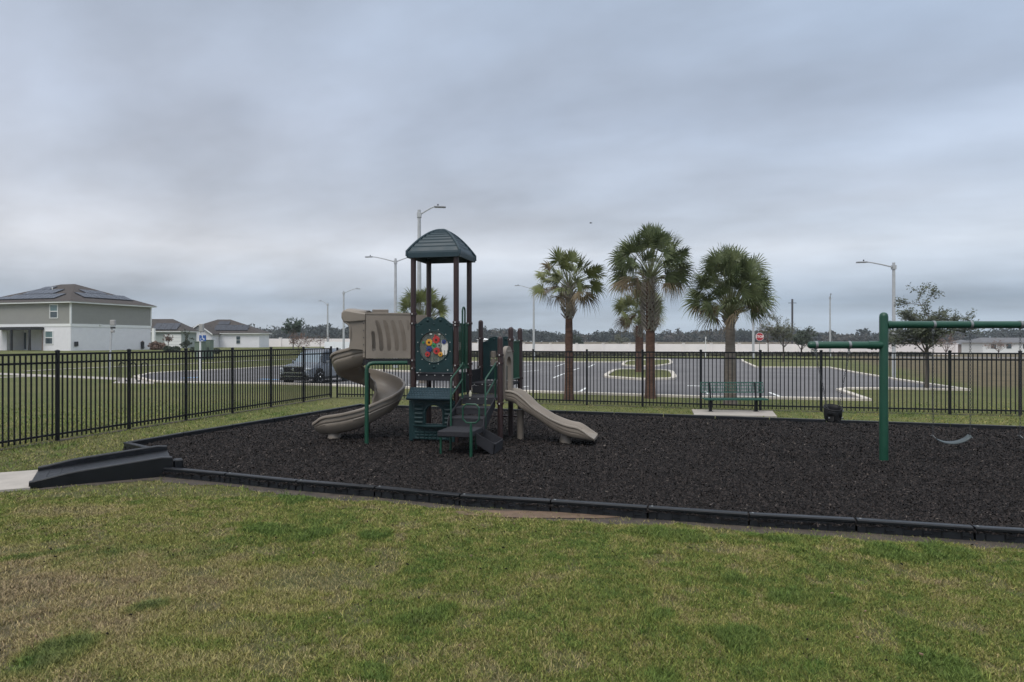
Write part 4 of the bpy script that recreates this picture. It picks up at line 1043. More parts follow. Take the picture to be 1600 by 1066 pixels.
# ------------------------------------------------------------------ bench
def bench():
    x0, x1 = -1.0, 1.0; bx, by = at(1146, 20.95); root = empty('park_bench', (bx, by, .05), 'green perforated metal bench with black legs on a concrete pad before the fence', 'bench')
    gb = mat('bench_green', (.012, .078, .056), .45, .1); W2 = .96
    def pnl(name, s0, s1, z0, z1, P_, e, n, up, nr, nc):
        holes = []
        cw = (s1-s0)/nc; ch = (z1-z0)/nr
        for i in range(nc):
            for j in range(nr):
                holes.append([(s0+cw*(i+.14), z0+ch*(j+.16)), (s0+cw*(i+.86), z0+ch*(j+.16)), (s0+cw*(i+.86), z0+ch*(j+.84)), (s0+cw*(i+.14), z0+ch*(j+.84))])
        b_ = MB()
        # grid of bars rather than holes: rows and columns
        e = Vector(e); n = Vector(n); up = Vector(up); P_ = Vector(P_)
        for i in range(nc+1):
            b_.box(P_+e*(s0+cw*i)+up*(z0+z1)/2, (.016, .008, z1-z0), ax=e, ay=n, az=up)
        for j in range(nr+1):
            t_ = .030 if j in (0, nr) else .018
            b_.box(P_+e*(s0+s1)/2+up*(z0+ch*j)-n*.002, (s1-s0, .014, t_), ax=e, ay=n, az=up)
        return b_.build(name, gb, root)
    lean = Vector((0, .22, .975)).normalized()
    pnl('backrest', -W2, W2, 0, .30, (bx, by+.10, .635), (1, 0, 0), (0, .975, -.22), lean, 3, 26)
    st = pnl('seat', -W2, W2, 0, .42, (bx, by-.30, .455), (1, 0, 0), (0, 0, 1), (0, 1, 0), 5, 44)
    MB().box((bx, by-.30, .44), (W2*2, .035, .045), chamfer=.012).build('front_edge', gb, st)
    for px in (-.70, .70):
        m_ = MB(); m_.box((bx+px, by+.02, .24), (.075, .10, .42)); 
        m_.tube([(bx+px, by+.02, .42), (bx+px, by+.06, .62), (bx+px, by+.15, .93)], .028, 8); m_.box((bx+px, by-.1, .425), (.05, .40, .05)); m_.box((bx+px, by+.02, .055), (.13, .17, .012))
        m_.build('leg', black_fence, root)
bench()

# ------------------------------------------------------------------ palms
leaf_green = mat('palm_leaf', (.082, .112, .045), .45, .3, 3, col2=(.15, .175, .075))
leaf_green2 = mat('palm_leaf_olive', (.11, .135, .042), .45, .3, 3, col2=(.19, .205, .07))
leaf_dry = mat('palm_leaf_dry', (.14, .105, .055), .7, .3, 4, col2=(.20, .15, .09))
petiole_mat = mat('palm_petiole', (.16, .17, .08), .6, .2, 5)
trunk_red = mat('palm_trunk_red', (.055, .027, .018), .9, .3, 4, .8, 30, col2=(.15, .085, .06), stretch=(1, 1, 3))
trunk_grey = mat('palm_trunk_grey', (.13, .105, .085), .9, .3, 4, .8, 25, col2=(.22, .19, .16), stretch=(1, 1, 2))
boot_mat = mat('palm_boots', (.20, .175, .15), .85, .3, 8, .5, 40, col2=(.34, .31, .27))
def palm(px, d, ztop_trunk, crown_z, crad, r0, r1, label, tr_mat, boots=None, nleaf=44, seed=1, lowband=None, dry=.15, leafR=.72, squash=1.0, gm=None, yoff=0):
    x, y = at(px, d); rs = random.Random(seed); root = empty('palm_tree', (x, y, 0), label, 'palm tree')
    # trunk
    n = 18; prof = []
    for k in range(n+1):
        t = k/n; z = -.05+(ztop_trunk+.05)*t; r = r0+(r1-r0)*min(1, t*1.1)+.05*math.exp(-t*14)+rs.uniform(-.007, .007); prof.append((r, z))
    tr = MB().lathe((x, y, 0), prof, 16).build('trunk', tr_mat, root, smooth=True)
    rg = MB()   # leaf-scar rings
    z = .2
    while z < ztop_trunk-.1:
        t = z/ztop_trunk; r = r0+(r1-r0)*min(1, t*1.1)+.05*math.exp(-t*14)
        rg.lathe((x, y, z), [(r-.01, -.02), (r+.008, 0), (r-.01, .02)], 16); z += rs.uniform(.07, .13)
    rg.build('leaf_scars', tr_mat, tr)
    if boots:
        bz0, bz1, br = boots; b = MB(); k = 0; z = bz0
        while z < bz1:
            t = (z-bz0)/(bz1-bz0); rr_ = br*(.82+.35*math.sin(math.pi*min(1, t*.9+.1)))
            for j in range(7):
                a = 2*math.pi*(j+(.5 if k % 2 else 0))/7+rs.uniform(-.08, .08)
                o = Vector((x+rr_*.72*math.cos(a), y+rr_*.72*math.sin(a), z)); out = Vector((math.cos(a), math.sin(a), 0)); tg = Vector((-out.y, out.x, 0))
                L_ = rs.uniform(.22, .34); sdn = 1 if (j+k) % 2 else -1
                tip = o+out*(rr_*.42+rs.uniform(0, .05))+Vector((0, 0, L_*.85))+tg*sdn*.17
                wd = .042; th = .02
                b.add([o-tg*wd-out*th, o+tg*wd-out*th, o+tg*wd+out*th, o-tg*wd+out*th, tip-tg*wd*.5-out*th*.6, tip+tg*wd*.5-out*th*.6, tip+tg*wd*.5+out*th*.6, tip-tg*wd*.5+out*th*.6],
                      [(3, 2, 1, 0), (4, 5, 6, 7), (0, 1, 5, 4), (1, 2, 6, 5), (2, 3, 7, 6), (3, 0, 4, 7)])
            z += .085; k += 1
        b.build('boots', boot_mat, root)
    c0 = Vector((x, y, ztop_trunk-.05)); cc = Vector((x, y, crown_z)); pet = MB(); lv = MB(); dr = MB()
    for i in range(nleaf):
        t = (i+.5)/nleaf; el = R(84-132*t**.85+rs.uniform(-9, 9)); azm = i*2.39996+rs.uniform(-.25, .25)
        dirv = Vector((math.cos(azm)*math.cos(el), math.sin(azm)*math.cos(el), math.sin(el)*squash))
        base = c0+Vector((0, 0, .30*(1-t)))
        hub = cc+dirv*(crad-leafR*.80)*rs.uniform(.80, 1.12)
        mid = (base+hub)/2+Vector((0, 0, .12*math.cos(el)))
        pet.tube([base, mid, hub], [.022, .016, .011], 5)
        ax = (hub-mid).normalized(); sd_ = ax.cross(Vector((0, 0, 1)))
        if sd_.length < .1: sd_ = Vector((1, 0, 0))
        sd_.normalize(); roll = rs.uniform(-1.3, 1.3); up = sd_.cross(ax); sd2 = sd_*math.cos(roll)+up*math.sin(roll); up2 = sd2.cross(ax)
        LR = leafR*rs.uniform(.85, 1.12); ns = 36; isdry = (t > .8 and rs.random() < dry*3) or rs.random() < dry*.12; tgt = dr if isdry else lv
        droop0 = .16+.42*t+(.3 if isdry else 0)
        for k in range(ns):
            a = (k/(ns-1)-.5)*R(205)+rs.uniform(-.05, .05); l = LR*(1-.26*abs(a)/2.2)*rs.uniform(.80, 1.10)
            dv = ax*math.cos(a)+sd2*math.sin(a)+up2*(.18*math.cos(a)+.13*(1 if k % 2 else -1)+rs.uniform(-.05, .05))
            dv.normalize(); wv = dv.cross(up2).normalized()*(.0205 if not isdry else .015)*leafR/.75; org = hub+ax*(.0)
            p0 = org+dv*l*.04; p1 = org+dv*l*.45-Vector((0, 0, 1))*l*droop0*.10; p2 = org+dv*l*.78-Vector((0, 0, 1))*l*droop0*.38; p3 = org+dv*l*.97-Vector((0, 0, 1))*l*droop0*.85
            lift = up2*.012
            tgt.add([p0-wv*.5, p0+wv*.5, p1+wv+lift, p1-wv-lift, p2+wv*.5, p2-wv*.5, p3], [(0, 1, 2, 3), (3, 2, 4, 5), (5, 4, 6)])
    pet.build('petioles', petiole_mat, root); cr_ = lv.build('crown', gm or leaf_green, root)
    if dr.n: dr.build('dry_fronds', leaf_dry, root)
    return root
palm(889, 25.6, 4.05, 4.45, 1.50, .165, .125, 'shortest palm by the fence, small crown with hanging fronds and reddish trunk', trunk_red, (3.05, 4.2, .20), 38, 3, leafR=.70, gm=leaf_green2, dry=.3, squash=.80)
palm(1016, 26.4, 4.5, 5.12, 1.74, .185, .165, 'tallest palm by the fence with criss-cross boots and red-brown trunk', trunk_red, (2.6, 4.5, .25), 56, 5, leafR=.80, dry=.3)
palm(999, 47.4, 3.3, 4.25, 1.98, .30, .27, 'palm standing in the lot island directly behind the tallest palm', trunk_red, (2.4, 3.3, .3), 48, 8, leafR=.95, gm=leaf_green2, dry=.3)
palm(1141, 23.6, 2.95, 3.90, 1.64, .215, .15, 'palm with smooth grey trunk and full round crown behind the bench', trunk_grey, (2.75, 3.0, .17), 74, 12, leafR=.74, dry=.12)
palm(661, 36.0, 2.6, 3.45, 1.72, .2, .18, 'palm crown seen between the tower posts behind the tan crawl panel', trunk_grey, None, 50, 17, leafR=.8, gm=leaf_green2)

# ------------------------------------------------------------------ broadleaf trees
def tree(name, x, y, h, crown_r, base_h, tr, label, cat, seed, bark, leafm, nleaf=2600, leaf=.07, levels=4, up=.35, droop=0, flat=1.0, bare=0.0, group=None, zb=None):
    rs = random.Random(seed); zb = float(terr(x, y)) if zb is None else zb
    root = empty(name, (x, y, zb), label, cat, group); w = MB(); tips = []
    def grow(p, dv, L_, r, lev):
        n = 4; pts = [p]; q = p; d_ = dv
        for k in range(n):
            d_ = (d_+Vector((rs.uniform(-.22, .22), rs.uniform(-.22, .22), rs.uniform(-.08, .22)*up*2))).normalized(); q = q+d_*L_/n; pts.append(q)
        rr_ = [r*(1-.55*k/n) for k in range(n+1)]; w.tube(pts, rr_, 6 if lev < 2 else 4, cap=False)
        if lev >= levels-2:
            for k in range(1, n+1): tips.append((pts[k], d_, lev))
        if lev >= levels: return
        m = 3 if lev else 6
        for k in range(m):
            a = rs.uniform(0, 6.283); sp = rs.uniform(.5, 1.05) if lev else rs.uniform(.45, .95)
            s_ = d_.orthogonal().normalized(); s2 = d_.cross(s_); nd = (d_*math.cos(sp)+(s_*math.cos(a)+s2*math.sin(a))*math.sin(sp)); nd.z *= flat; nd.normalize()
            grow(pts[rs.choice((2, 3, 4)) if lev else rs.choice((3, 4))], nd, L_*rs.uniform(.6, .82) if lev else crown_r*rs.uniform(.55, .8), r*.52, lev+1)
    trunk_pts = [Vector((x, y, zb-.05)), Vector((x+.03, y, zb+base_h*.5)), Vector((x, y, zb+base_h))]
    w.tube(trunk_pts, [tr*1.15, tr, tr*.85], 8)
    for k in range(5): grow(Vector((x, y, zb+base_h*(.85+.04*k))), Vector((math.cos(k*1.3+seed)*.8, math.sin(k*1.3+seed)*.8, .75*flat+.25)).normalized(), crown_r*.62, tr*.5, 1)
    grow(Vector((x, y, zb+base_h)), Vector((0, 0, 1)), (h-base_h)*.5, tr*.7, 1)
    # keep the whole inside its height
    zmax = max(t[0].z for t in tips); sc_ = (h+zb-(zb+base_h))/(zmax-(zb+base_h))
    f = lambda v: Vector((v[0], v[1], v[2] if v[2] < zb+base_h else zb+base_h+(v[2]-zb-base_h)*sc_))
    w.v = [tuple(f(v)) for v in w.v]; w.build('trunk', bark, root)
    if nleaf:
        lf = MB(); 
        for k in range(nleaf):
            p, d_, lev = rs.choice(tips); p = f(p)
            c = p+Vector((rs.gauss(0, 1), rs.gauss(0, 1), rs.gauss(0, .8)))*crown_r*.055
            a = Vector((rs.gauss(0, 1), rs.gauss(0, 1), rs.gauss(0, 1))).normalized(); b_ = a.orthogonal().normalized(); L_ = leaf*rs.uniform(.6, 1.3)
            lf.add([c-a*L_, c+b_*L_*.45, c+a*L_, c-b_*L_*.45], [(0, 1, 2, 3)])
        lf.build('crown', leafm, root)
    return root
bark = mat('bark_grey', (.12, .10, .085), .9, .3, 8, .6, 40); bark2 = mat('bark_brown', (.09, .06, .05), .9, .3, 8)
oak_leaf = mat('oak_leaf', (.035, .045, .022), .6, .3, 3, col2=(.06, .07, .03)); olive_leaf = mat('olive_leaf', (.06, .07, .035), .6, .3, 3, col2=(.09, .09, .045))
dark_leaf = mat('conifer_leaf', (.022, .034, .018), .7, .3, 2, col2=(.04, .055, .025)); rust_leaf = mat('rust_leaf', (.13, .075, .05), .7, .3, 3)
tx, ty = at(1448, 30.9)
tree('oak_tree', tx, ty, 4.85, 1.72, 1.9, .085, 'young spreading oak with sparse leaves just behind the swing beam', 'tree', 21, bark, oak_leaf, 10500, .062, 4, flat=.8)
tx, ty = at(1224, 73)
tree('oak_tree', tx, ty, 5.6, 2.1, 1.7, .10, 'small thin-leaved tree right of the stop sign', 'tree', 5, bark, olive_leaf, 2400, .11)
tx, ty = at(1200, 90)
tree('bare_tree', tx, ty, 6.6, 2.3, 2.2, .07, 'leafless twiggy tree beside the round palm crown', 'tree', 15, rust_leaf if False else bark2, rust_leaf, 260, .10)
tx, ty = at(1252, 100)
tree('dark_bush_tree', tx, ty, 4.4, 2.3, 1.0, .12, 'low dark evergreen tree near the thin utility pole', 'tree', 31, bark2, dark_leaf, 2600, .16)
tx, ty = at(458, 105)
tree('pine_tree', tx, ty, 5.0, 1.9, 2.4, .10, 'taller green tree with open crown left of the parked car, beyond the lawn', 'tree', 8, bark, mat('leaf_bluegreen', (.04, .065, .04), .7, .3), 1900, .15)
tx, ty = at(466, 98)
tree('bare_tree', tx, ty, 2.9, 2.3, .8, .06, 'low rusty leafless tree beneath the open green tree on the left', 'tree', 9, bark2, rust_leaf, 700, .10)
tx, ty = at(500, 112)
tree('bare_tree', tx, ty, 2.6, 2.6, .8, .05, 'sparse bare shrub before the pale wall near the parked car', 'tree', 19, bark2, rust_leaf, 200, .10)
tx, ty = at(902, 165)
tree('cedar_tree', tx, ty, 3.9, 1.7, .4, .15, 'small dark cedar rising behind the wall next to the shortest palm', 'tree', 41, bark2, dark_leaf, 1500, .25, flat=1.2)
tx, ty = at(968, 190)
tree('bare_tree', tx, ty, 4.4, 2.6, 1.0, .12, 'greyish thin tree behind the wall left of the tallest palm', 'tree', 42, bark, olive_leaf, 900, .2)
tx, ty = at(291, 80)
tree('cypress_tree', tx, ty, 2.9, .75, .7, .05, 'narrow dark young tree in front of the white garage', 'tree', 51, bark2, dark_leaf, 900, .09, flat=1.6)
tx, ty = at(263, 92)
tree('young_tree', tx, ty, 2.2, .7, .9, .04, 'tiny yellowish tree in front of the grey garage house', 'tree', 52, bark2, rust_leaf, 400, .09)
tx, ty = at(1495, 85)
for q_, (px_, dd, hh_) in enumerate(((1478, 84, 3.6), (1560, 90, 2.6))):
    xx, yy = at(px_, dd)
    tree('bare_tree', xx, yy, hh_, 2.0, .9, .06, ['rusty bare tree past the end of the pale wall', 'pale twiggy tree before the white far house'][q_], 'tree', 61+q_, bark2, rust_leaf, 350, .10)
# shrubs by the houses
def shrub(px, d, r, label, m_=None, seed=0, group=None):
    x, y = at(px, d); z = float(terr(x, y)); rs = random.Random(seed); root = empty('shrub', (x, y, z), label, 'shrub', group); b = MB()
    for k in range(420):
        v = Vector((rs.gauss(0, 1), rs.gauss(0, 1), rs.gauss(0, 1))).normalized()*r*rs.uniform(.5, 1)
        c = Vector((x, y, z+r*.55))+Vector((v.x, v.y, v.z*.7)); a = Vector((rs.gauss(0, 1), rs.gauss(0, 1), rs.gauss(0, 1))).normalized(); o_ = a.orthogonal().normalized(); l = r*.16
        b.add([c-a*l, c+o_*l*.6, c+a*l, c-o_*l*.6], [(0, 1, 2, 3)])
    b.build('foliage', m_ or dark_leaf, root)
    w_ = MB()
    for k in range(5):
        a_ = rs.uniform(0, 6.28); w_.tube([(x, y, z-.02), (x+r*.4*math.cos(a_), y+r*.4*math.sin(a_), z+r*.8)], .02, 4)
    w_.build('stem', bark2, root)
for k, (px, lab) in enumerate(((262, 'dark round shrub left of the narrow young tree'), (275, 'dark round shrub nearest the narrow young tree'), (303, 'low dark shrub left of the green utility boxes'), (338, 'low dark shrub right of the green utility boxes'))): shrub(px, 84, .55, lab, dark_leaf, k)
shrub(243, 88, .9, 'rusty brown shrub by the white porch column', rust_leaf, 9)
shrub(250, 90, .8, 'rusty brown shrub right of the one by the porch column', rust_leaf, 10)

# distant wood
def wood():
    rs = np.random.RandomState(5); P_ = []; m_ = 0
    cs = []
    for k in range(900):
        a = rs.uniform(-.95, .95); d = rs.uniform(360, 460); px = 800+a*F
        hm = 5.6+1.2*math.sin(px*.017+1)+1.0*math.sin(px*.041)+rs.uniform(-1.0, 1.4)
        if px < 620: hm += 2.4
        if 1050 < px < 1120: hm -= 1
        cs.append((a*d, d, 1.8+hm*.55, hm, rs.uniform(3.0, 6.5)))
    for k in range(60):
        a = rs.uniform(-.95, .95); d = rs.uniform(360, 400); cs.append((a*d, d, 8, rs.uniform(6.5, 8.8)+(2 if a < -.2 else 0), 2.2))
    V, T = [], []
    for (x, y, zc, hm, r) in cs:
        n = 130; v = rs.normal(size=(n, 3)); v /= np.linalg.norm(v, axis=1)[:, None]; v *= rs.uniform(.55, 1, size=(n, 1))
        c = np.stack([x+v[:, 0]*r, y+v[:, 1]*r, 1.8+hm*.5+v[:, 2]*hm*.5], -1)
        a = rs.normal(size=(n, 3)); a /= np.linalg.norm(a, axis=1)[:, None]; b = rs.normal(size=(n, 3)); b /= np.linalg.norm(b, axis=1)[:, None]; s = rs.uniform(.5, 1.3, size=(n, 1))
        V.append(np.stack([c-a*s, c+b*s, c+a*s], 1).reshape(-1, 3)); T.append(np.repeat(np.full(n, rs.rand()*.8)+rs.rand(n)*.2, 3))
    V = np.concatenate(V); T = np.concatenate(T); Fc = np.arange(len(V)).reshape(-1, 3)
    M = bpy.data.materials.new('far_wood'); M.use_nodes = True; nt = M.node_tree; b = nt.nodes['Principled BSDF']; b.inputs['Roughness'].default_value = .9
    at_ = nt.nodes.new('ShaderNodeAttribute'); at_.attribute_name = 'tint'; rp = nt.nodes.new('ShaderNodeValToRGB'); e = rp.color_ramp
    e.elements[0].color = (.022, .031, .026, 1); e.elements[1].color = (.085, .066, .052, 1); q = e.elements.new(.55); q.color = (.036, .047, .036, 1)
    nt.links.new(at_.outputs['Fac'], rp.inputs[0]); nt.links.new(rp.outputs[0], b.inputs['Base Color'])
    tag(npmesh('woodland', V, Fc, M, 'stuff', T), 'far dark line of woodland along the horizon', 'woodland')
wood()
# rusty scrub before the wood
def scrub():
    rs = random.Random(77); b = MB()
    for k in range(2600):
        a = rs.uniform(.15, .72) if rs.random() < .8 else rs.uniform(-.15, .15); d = rs.uniform(150, 240) ; x = a*d; z = float(terr(x, d)); h = rs.uniform(.3, 2.4)*(1.0 if a > .35 else .5)
        c = Vector((x, d, z+h*.5)); v = Vector((rs.gauss(0, 1), rs.gauss(0, 1), rs.gauss(0, 1))).normalized(); o_ = v.orthogonal().normalized()
        b.add([c-v*.5, c+o_*.4, c+v*.5, c-o_*.35], [(0, 1, 2, 3)])
    tag(b.build('dry_scrub', mat('dry_scrub', (.10, .07, .055), .9, .4, .3)), 'rusty dry scrub growing in the field beyond the pale wall', 'scrub', kind='stuff')
scrub()
# low hedge at the far side of the lot
def hedge():
    rs = random.Random(78); root = empty('low_hedge', (25, 101, 0), 'long low brownish hedge between the parking lot and the pale wall', 'hedge'); b = MB()
    for k in range(9000):
        x = rs.uniform(-8, 62); y = 101+rs.uniform(-.7, .7); z = rs.uniform(.02, .62)
        c = Vector((x, y, z)); v = Vector((rs.gauss(0, 1), rs.gauss(0, 1), rs.gauss(0, 1))).normalized(); o_ = v.orthogonal().normalized(); l = .13
        b.add([c-v*l, c+o_*l, c+v*l, c-o_*l], [(0, 1, 2, 3)])
    b.build('foliage', mat('hedge_leaf', (.06, .055, .035), .9, .4, .8), root)
hedge()

# ------------------------------------------------------------------ pale boundary wall
def wall():
    root = empty('boundary_wall', (-8.6, 142, 0), 'long pale precast wall with pillars running behind the parking lot', 'wall')
    wm = mat('pale_wall', (.84, .78, .77), .85, .06, .4, .1, 10)
    pts = [(-52, 139), (-38, 141), (-8.6, 142), (30, 142.5), (58, 139.5), (72.8, 112)]
    pos = []
    for i in range(len(pts)-1):
        a, b = Vector((*pts[i], 0)), Vector((*pts[i+1], 0)); n = max(1, int(round((b-a).length/5.4)))
        for k in range(n): pos.append(a+(b-a)*k/n)
    pos.append(Vector((*pts[-1], 0)))
    for k in range(len(pos)-1):
        a, b = pos[k].copy(), pos[k+1].copy(); a.z = float(terr(a.x, a.y)); b.z = float(terr(b.x, b.y)); h = 1.66
        z = min(a.z, b.z); m_ = MB(); t = (b-a); t.z = 0; L_ = t.length; t.normalize(); n = Vector((-t.y, t.x, 0))*.06
        m_.add([a-n-Vector((0, 0, .3)), b-n-Vector((0, 0, .3)), b+n-Vector((0, 0, .3)), a+n-Vector((0, 0, .3)), a-n+Vector((0, 0, h)), b-n+Vector((0, 0, h)), b+n+Vector((0, 0, h)), a+n+Vector((0, 0, h))], [(3, 2, 1, 0), (4, 5, 6, 7), (0, 1, 5, 4), (1, 2, 6, 5), (2, 3, 7, 6), (3, 0, 4, 7)])
        m_.build('wall_panel', wm, root)
    for p in pos:
        z = float(terr(p.x, p.y)); o = MB().box((p.x, p.y, z+.84), (.42, .42, 1.9)).build('pillar', wm, root)
        MB().box((p.x, p.y, z+1.83), (.56, .56, .08)).build('pillar_cap', wm, o)
wall()
# white fence block and far low buildings
def plainbox_bldg(name, px0, px1, d, z1, label, cat, wmat, roof=None, rz=.8):
    x0, x1 = at(px0, d)[0], at(px1, d)[0]; z0 = float(terr((x0+x1)/2, d)); root = empty(name, ((x0+x1)/2, d, z0), label, cat); dp = 6
    MB().bx(x0, x1, d, d+dp, z0-.2, z1).build('wall', wmat, root)
    if roof:
        b = MB(); o_ = .4
        b.add([(x0-o_, d-o_, z1), (x1+o_, d-o_, z1), (x1+o_, d+dp+o_, z1), (x0-o_, d+dp+o_, z1), (x0+1.5, d+dp/2, z1+rz), (x1-1.5, d+dp/2, z1+rz)], [(0, 1, 5, 4), (1, 2, 5), (2, 3, 4, 5), (3, 0, 4), (3, 2, 1, 0)])
        b.build('roof', roof, root)
    return root, x0, x1, z0
shingle = mat('roof_shingle', (.066, .058, .053), .9, .15, 3, .5, 20, col2=(.092, .081, .075), spec=.1); shingle_grey = mat('roof_shingle_grey', (.13, .13, .135), .9, .12, 2)
r_, x0, x1, z0 = plainbox_bldg('far_house', 1536, 1640, 125, 1.95, 'low white far house with grey roof beyond the right end of the wall', 'house', white_trim, shingle_grey, .95)
for q in (.12, .35, .6):
    MB().bx(x0+(x1-x0)*q, x0+(x1-x0)*q+.9, 124.94, 124.985, .9, 1.7).build('window', window_glass, r_)
plainbox_bldg('far_house', 1502, 1533, 135, 1.6, 'small grey-roofed building left of the white far house', 'house', mat('far_tan', (.3, .24, .22), .8, .1), shingle_grey, .9)
plainbox_bldg('far_house', 746, 764, 190, 2.65, 'small white-roofed building seen beyond the wall between the playground posts', 'building', white_trim, white_trim, .5)
def white_fence():
    d = 92; x0, x1 = at(508, d)[0], at(549, d)[0]; root = empty('white_enclosure', (x0, d, 0), 'bright white vinyl enclosure behind the parked car', 'enclosure'); m_ = mat('white_vinyl', (.85, .86, .88), .5, .03)
    z0 = float(terr(x0, d)); zt = zat(534.6, d)
    MB().bx(x0, x1, d, d+.08, z0-.1, zt).build('panel', m_, root)
    MB().bx(x1-.08, x1, d+.08, d+3, z0-.1, zt).build('panel', m_, root); MB().bx(x0, x0+.08, d+.08, d+3, z0-.1, zt).build('panel', m_, root)
    for k in range(4): x = x0+(x1-x0)*k/3; MB().bx(x-.07, x+.07, d-.06, d-.003, z0-.1, zt+.05).build('post', m_, root)
white_fence()

# ------------------------------------------------------------------ houses
def solar(p0, ex, ey, nx, ny, w, h, root, gap=.03):
    """grid of solar modules as one array: frame slab with cells"""
    pm = mat('solar_cells', (.03, .036, .05), .3, .1, 1, spec=.35); fm = mat('solar_frame', (.012, .012, .014), .5, .1)
    n = ex.cross(ey).normalized()
    if n.z < 0: n = -n
    b = MB(); c = p0+ex*(nx*(w+gap))/2+ey*(ny*(h+gap))/2
    b.box(c+n*.09, (nx*(w+gap), ny*(h+gap), .06), ax=ex, ay=ey); o = b.build('solar_array', fm, root)
    m_ = MB()
    for i in range(nx):
        for j in range(ny): m_.box(p0+ex*((w+gap)*(i+.5))+ey*((h+gap)*(j+.5))+n*.125, (w-.04, h-.04, .012), ax=ex, ay=ey)
    m_.build('solar_cells', pm, o)
def house1():
    C0 = Vector((-51.7, 80, 0)); e1 = Vector((-.955, .297, 0)).normalized(); e2 = Vector((.297, .955, 0)).normalized(); L1, L2 = 15.0, 11.7; zg = 1.1; ze = 6.72; zr = 9.55; zm = 3.95
    root = empty('two_storey_house', (C0.x, C0.y, zg), 'two-storey house with grey upper storey, white ground floor and solar panels on a hip roof', 'house')
    siding = mat('grey_siding', (.30, .295, .27), .8, .05, 2); lower = mat('white_stucco', (.74, .73, .74), .85, .04, 2, .1, 30)
    # siding relief through a fine wave in the bump
    nt = siding.node_tree; wv = nt.nodes.new('ShaderNodeTexWave'); wv.bands_direction = 'Z'; wv.inputs['Scale'].default_value = 2.4; wv.wave_profile = 'SAW'
    tc = nt.nodes.new('ShaderNodeTexCoord'); nt.links.new(tc.outputs['Object'], wv.inputs['Vector']); bp = nt.nodes.new('ShaderNodeBump'); bp.inputs['Strength'].default_value = .5; bp.inputs['Distance'].default_value = .03
    nt.links.new(wv.outputs['Fac'], bp.inputs['Height']); nt.links.new(bp.outputs[0], nt.nodes['Principled BSDF'].inputs['Normal'])
    ctr = C0+e1*L1/2+e2*L2/2
    def blk(z0, z1, g_, m_, nm): return MB().box(ctr+Vector((0, 0, (z0+z1)/2)), (L1+g_, L2+g_, z1-z0), ax=e1, ay=e2).build(nm, m_, root)
    # ground floor, recessed patio at the left is carved by building three blocks
    q0, q1 = 4.5, 10.2   # patio along e1
    def blk2(a0, a1, b0, b1, z0, z1, m_, nm, par=None): return MB().box(C0+e1*(a0+a1)/2+e2*(b0+b1)/2+Vector((0, 0, (z0+z1)/2)), (a1-a0, b1-b0, z1-z0), ax=e1, ay=e2).build(nm, m_, par or root)
    blk2(0, q0, 0, L2, zg-.2, zm, lower, 'wall'); blk2(q0, L1, 2.2, L2, zg-.2, zm, lower, 'wall'); blk2(q1, L1, 0, 2.2, zg-.2, zm, lower, 'wall')
    blk(zm+.32, ze, 0, siding, 'upper_wall'); blk(zm, zm+.32, .10, white_trim, 'trim_band')
    for a, b in ((0, 0), (L1, 0), (0, L2), (L1, L2)):
        MB().box(C0+e1*a+e2*b+Vector((0, 0, (zm+.32+ze)/2)), (.16, .16, ze-zm-.33), ax=e1, ay=e2).build('corner_trim', white_trim, root)
    ov = .5; MB().box(ctr+Vector((0, 0, ze+.09)), (L1+2*ov, L2+2*ov, .17), ax=e1, ay=e2).build('fascia', white_trim, root)
    # hip roof
    hx, hy = L1/2+ov+.06, L2/2+ov+.06; rdg = 1.2; z0 = ze+.175
    vs = [ctr-e1*hx-e2*hy, ctr+e1*hx-e2*hy, ctr+e1*hx+e2*hy, ctr-e1*hx+e2*hy, ctr-e1*rdg, ctr+e1*rdg]
    zz = [z0]*4+[zr]*2; vs = [Vector((v.x, v.y, z)) for v, z in zip(vs, zz)]
    rf = MB().add(vs, [(0, 1, 5, 4), (1, 2, 5), (2, 3, 4, 5), (3, 0, 4), (3, 2, 1, 0)]).build('roof', shingle, root)
    # solar on the front slope (towards -e2) and the right slope (towards -e1)
    up1 = ((vs[4]+vs[5])/2-(vs[0]+vs[1])/2).normalized(); base = (vs[0]+vs[1])/2
    solar(base-e1*4.6+up1*.9, e1, up1, 8, 1, 1.0, 1.7, rf); solar(base-e1*2.3+up1*2.75, e1, up1, 5, 1, 1.0, 1.7, rf); solar(base-e1*-.3+up1*4.5, e1, up1, 2, 1, 1.0, 1.2, rf); solar(base+e1*3.5+up1*.9, e1, up1, 3, 1, 1.0, 1.0, rf)
    up2 = (vs[4]-(vs[0]+vs[3])/2).normalized(); base = (vs[0]+vs[3])/2
    solar(base-e2*3.3+up2*1.6, e2, up2, 7, 1, 1.0, 1.7, rf); solar(base-e2*1.6+up2*3.4, e2, up2, 3, 1, 1.0, 1.3, rf)
    MB().tube([ctr+Vector((-.5, -2.2, 0))+Vector((0, 0, zr-1.1)), ctr+Vector((-.5, -2.2, zr-.55))], .07, 8).build('vent_pipe', white_trim, rf)
    def win(px, py0, py1, wd, pane):
        # on the left face: find the offset along e1 seen at that column
        k = (px-800)/F; s_ = (k*C0.y-C0.x)/(e1.x-k*e1.y); p = C0+e1*s_; z1, z0_ = zat(py0, p.y), zat(py1, p.y)
        c = p-e2*.02+Vector((0, 0, (z0_+z1)/2)); hh = z1-z0_; f_ = 0.09
        fo = MB(); 
        for sx in (-1, 1): fo.box(c+e1*sx*(wd/2), (f_, .10, hh+f_), ax=e1, ay=e2)
        for sz in (-1, 0, 1): fo.box(c+Vector((0, 0, sz*hh/2)), (wd-f_, .09, f_), ax=e1, ay=e2)
        fr_ = fo.build('window', white_trim, root)
        MB().box(c+Vector((0, 0, hh/4))+e2*.012, (wd-f_, .03, hh/2-f_), ax=e1, ay=e2).build('pane', pane, fr_)
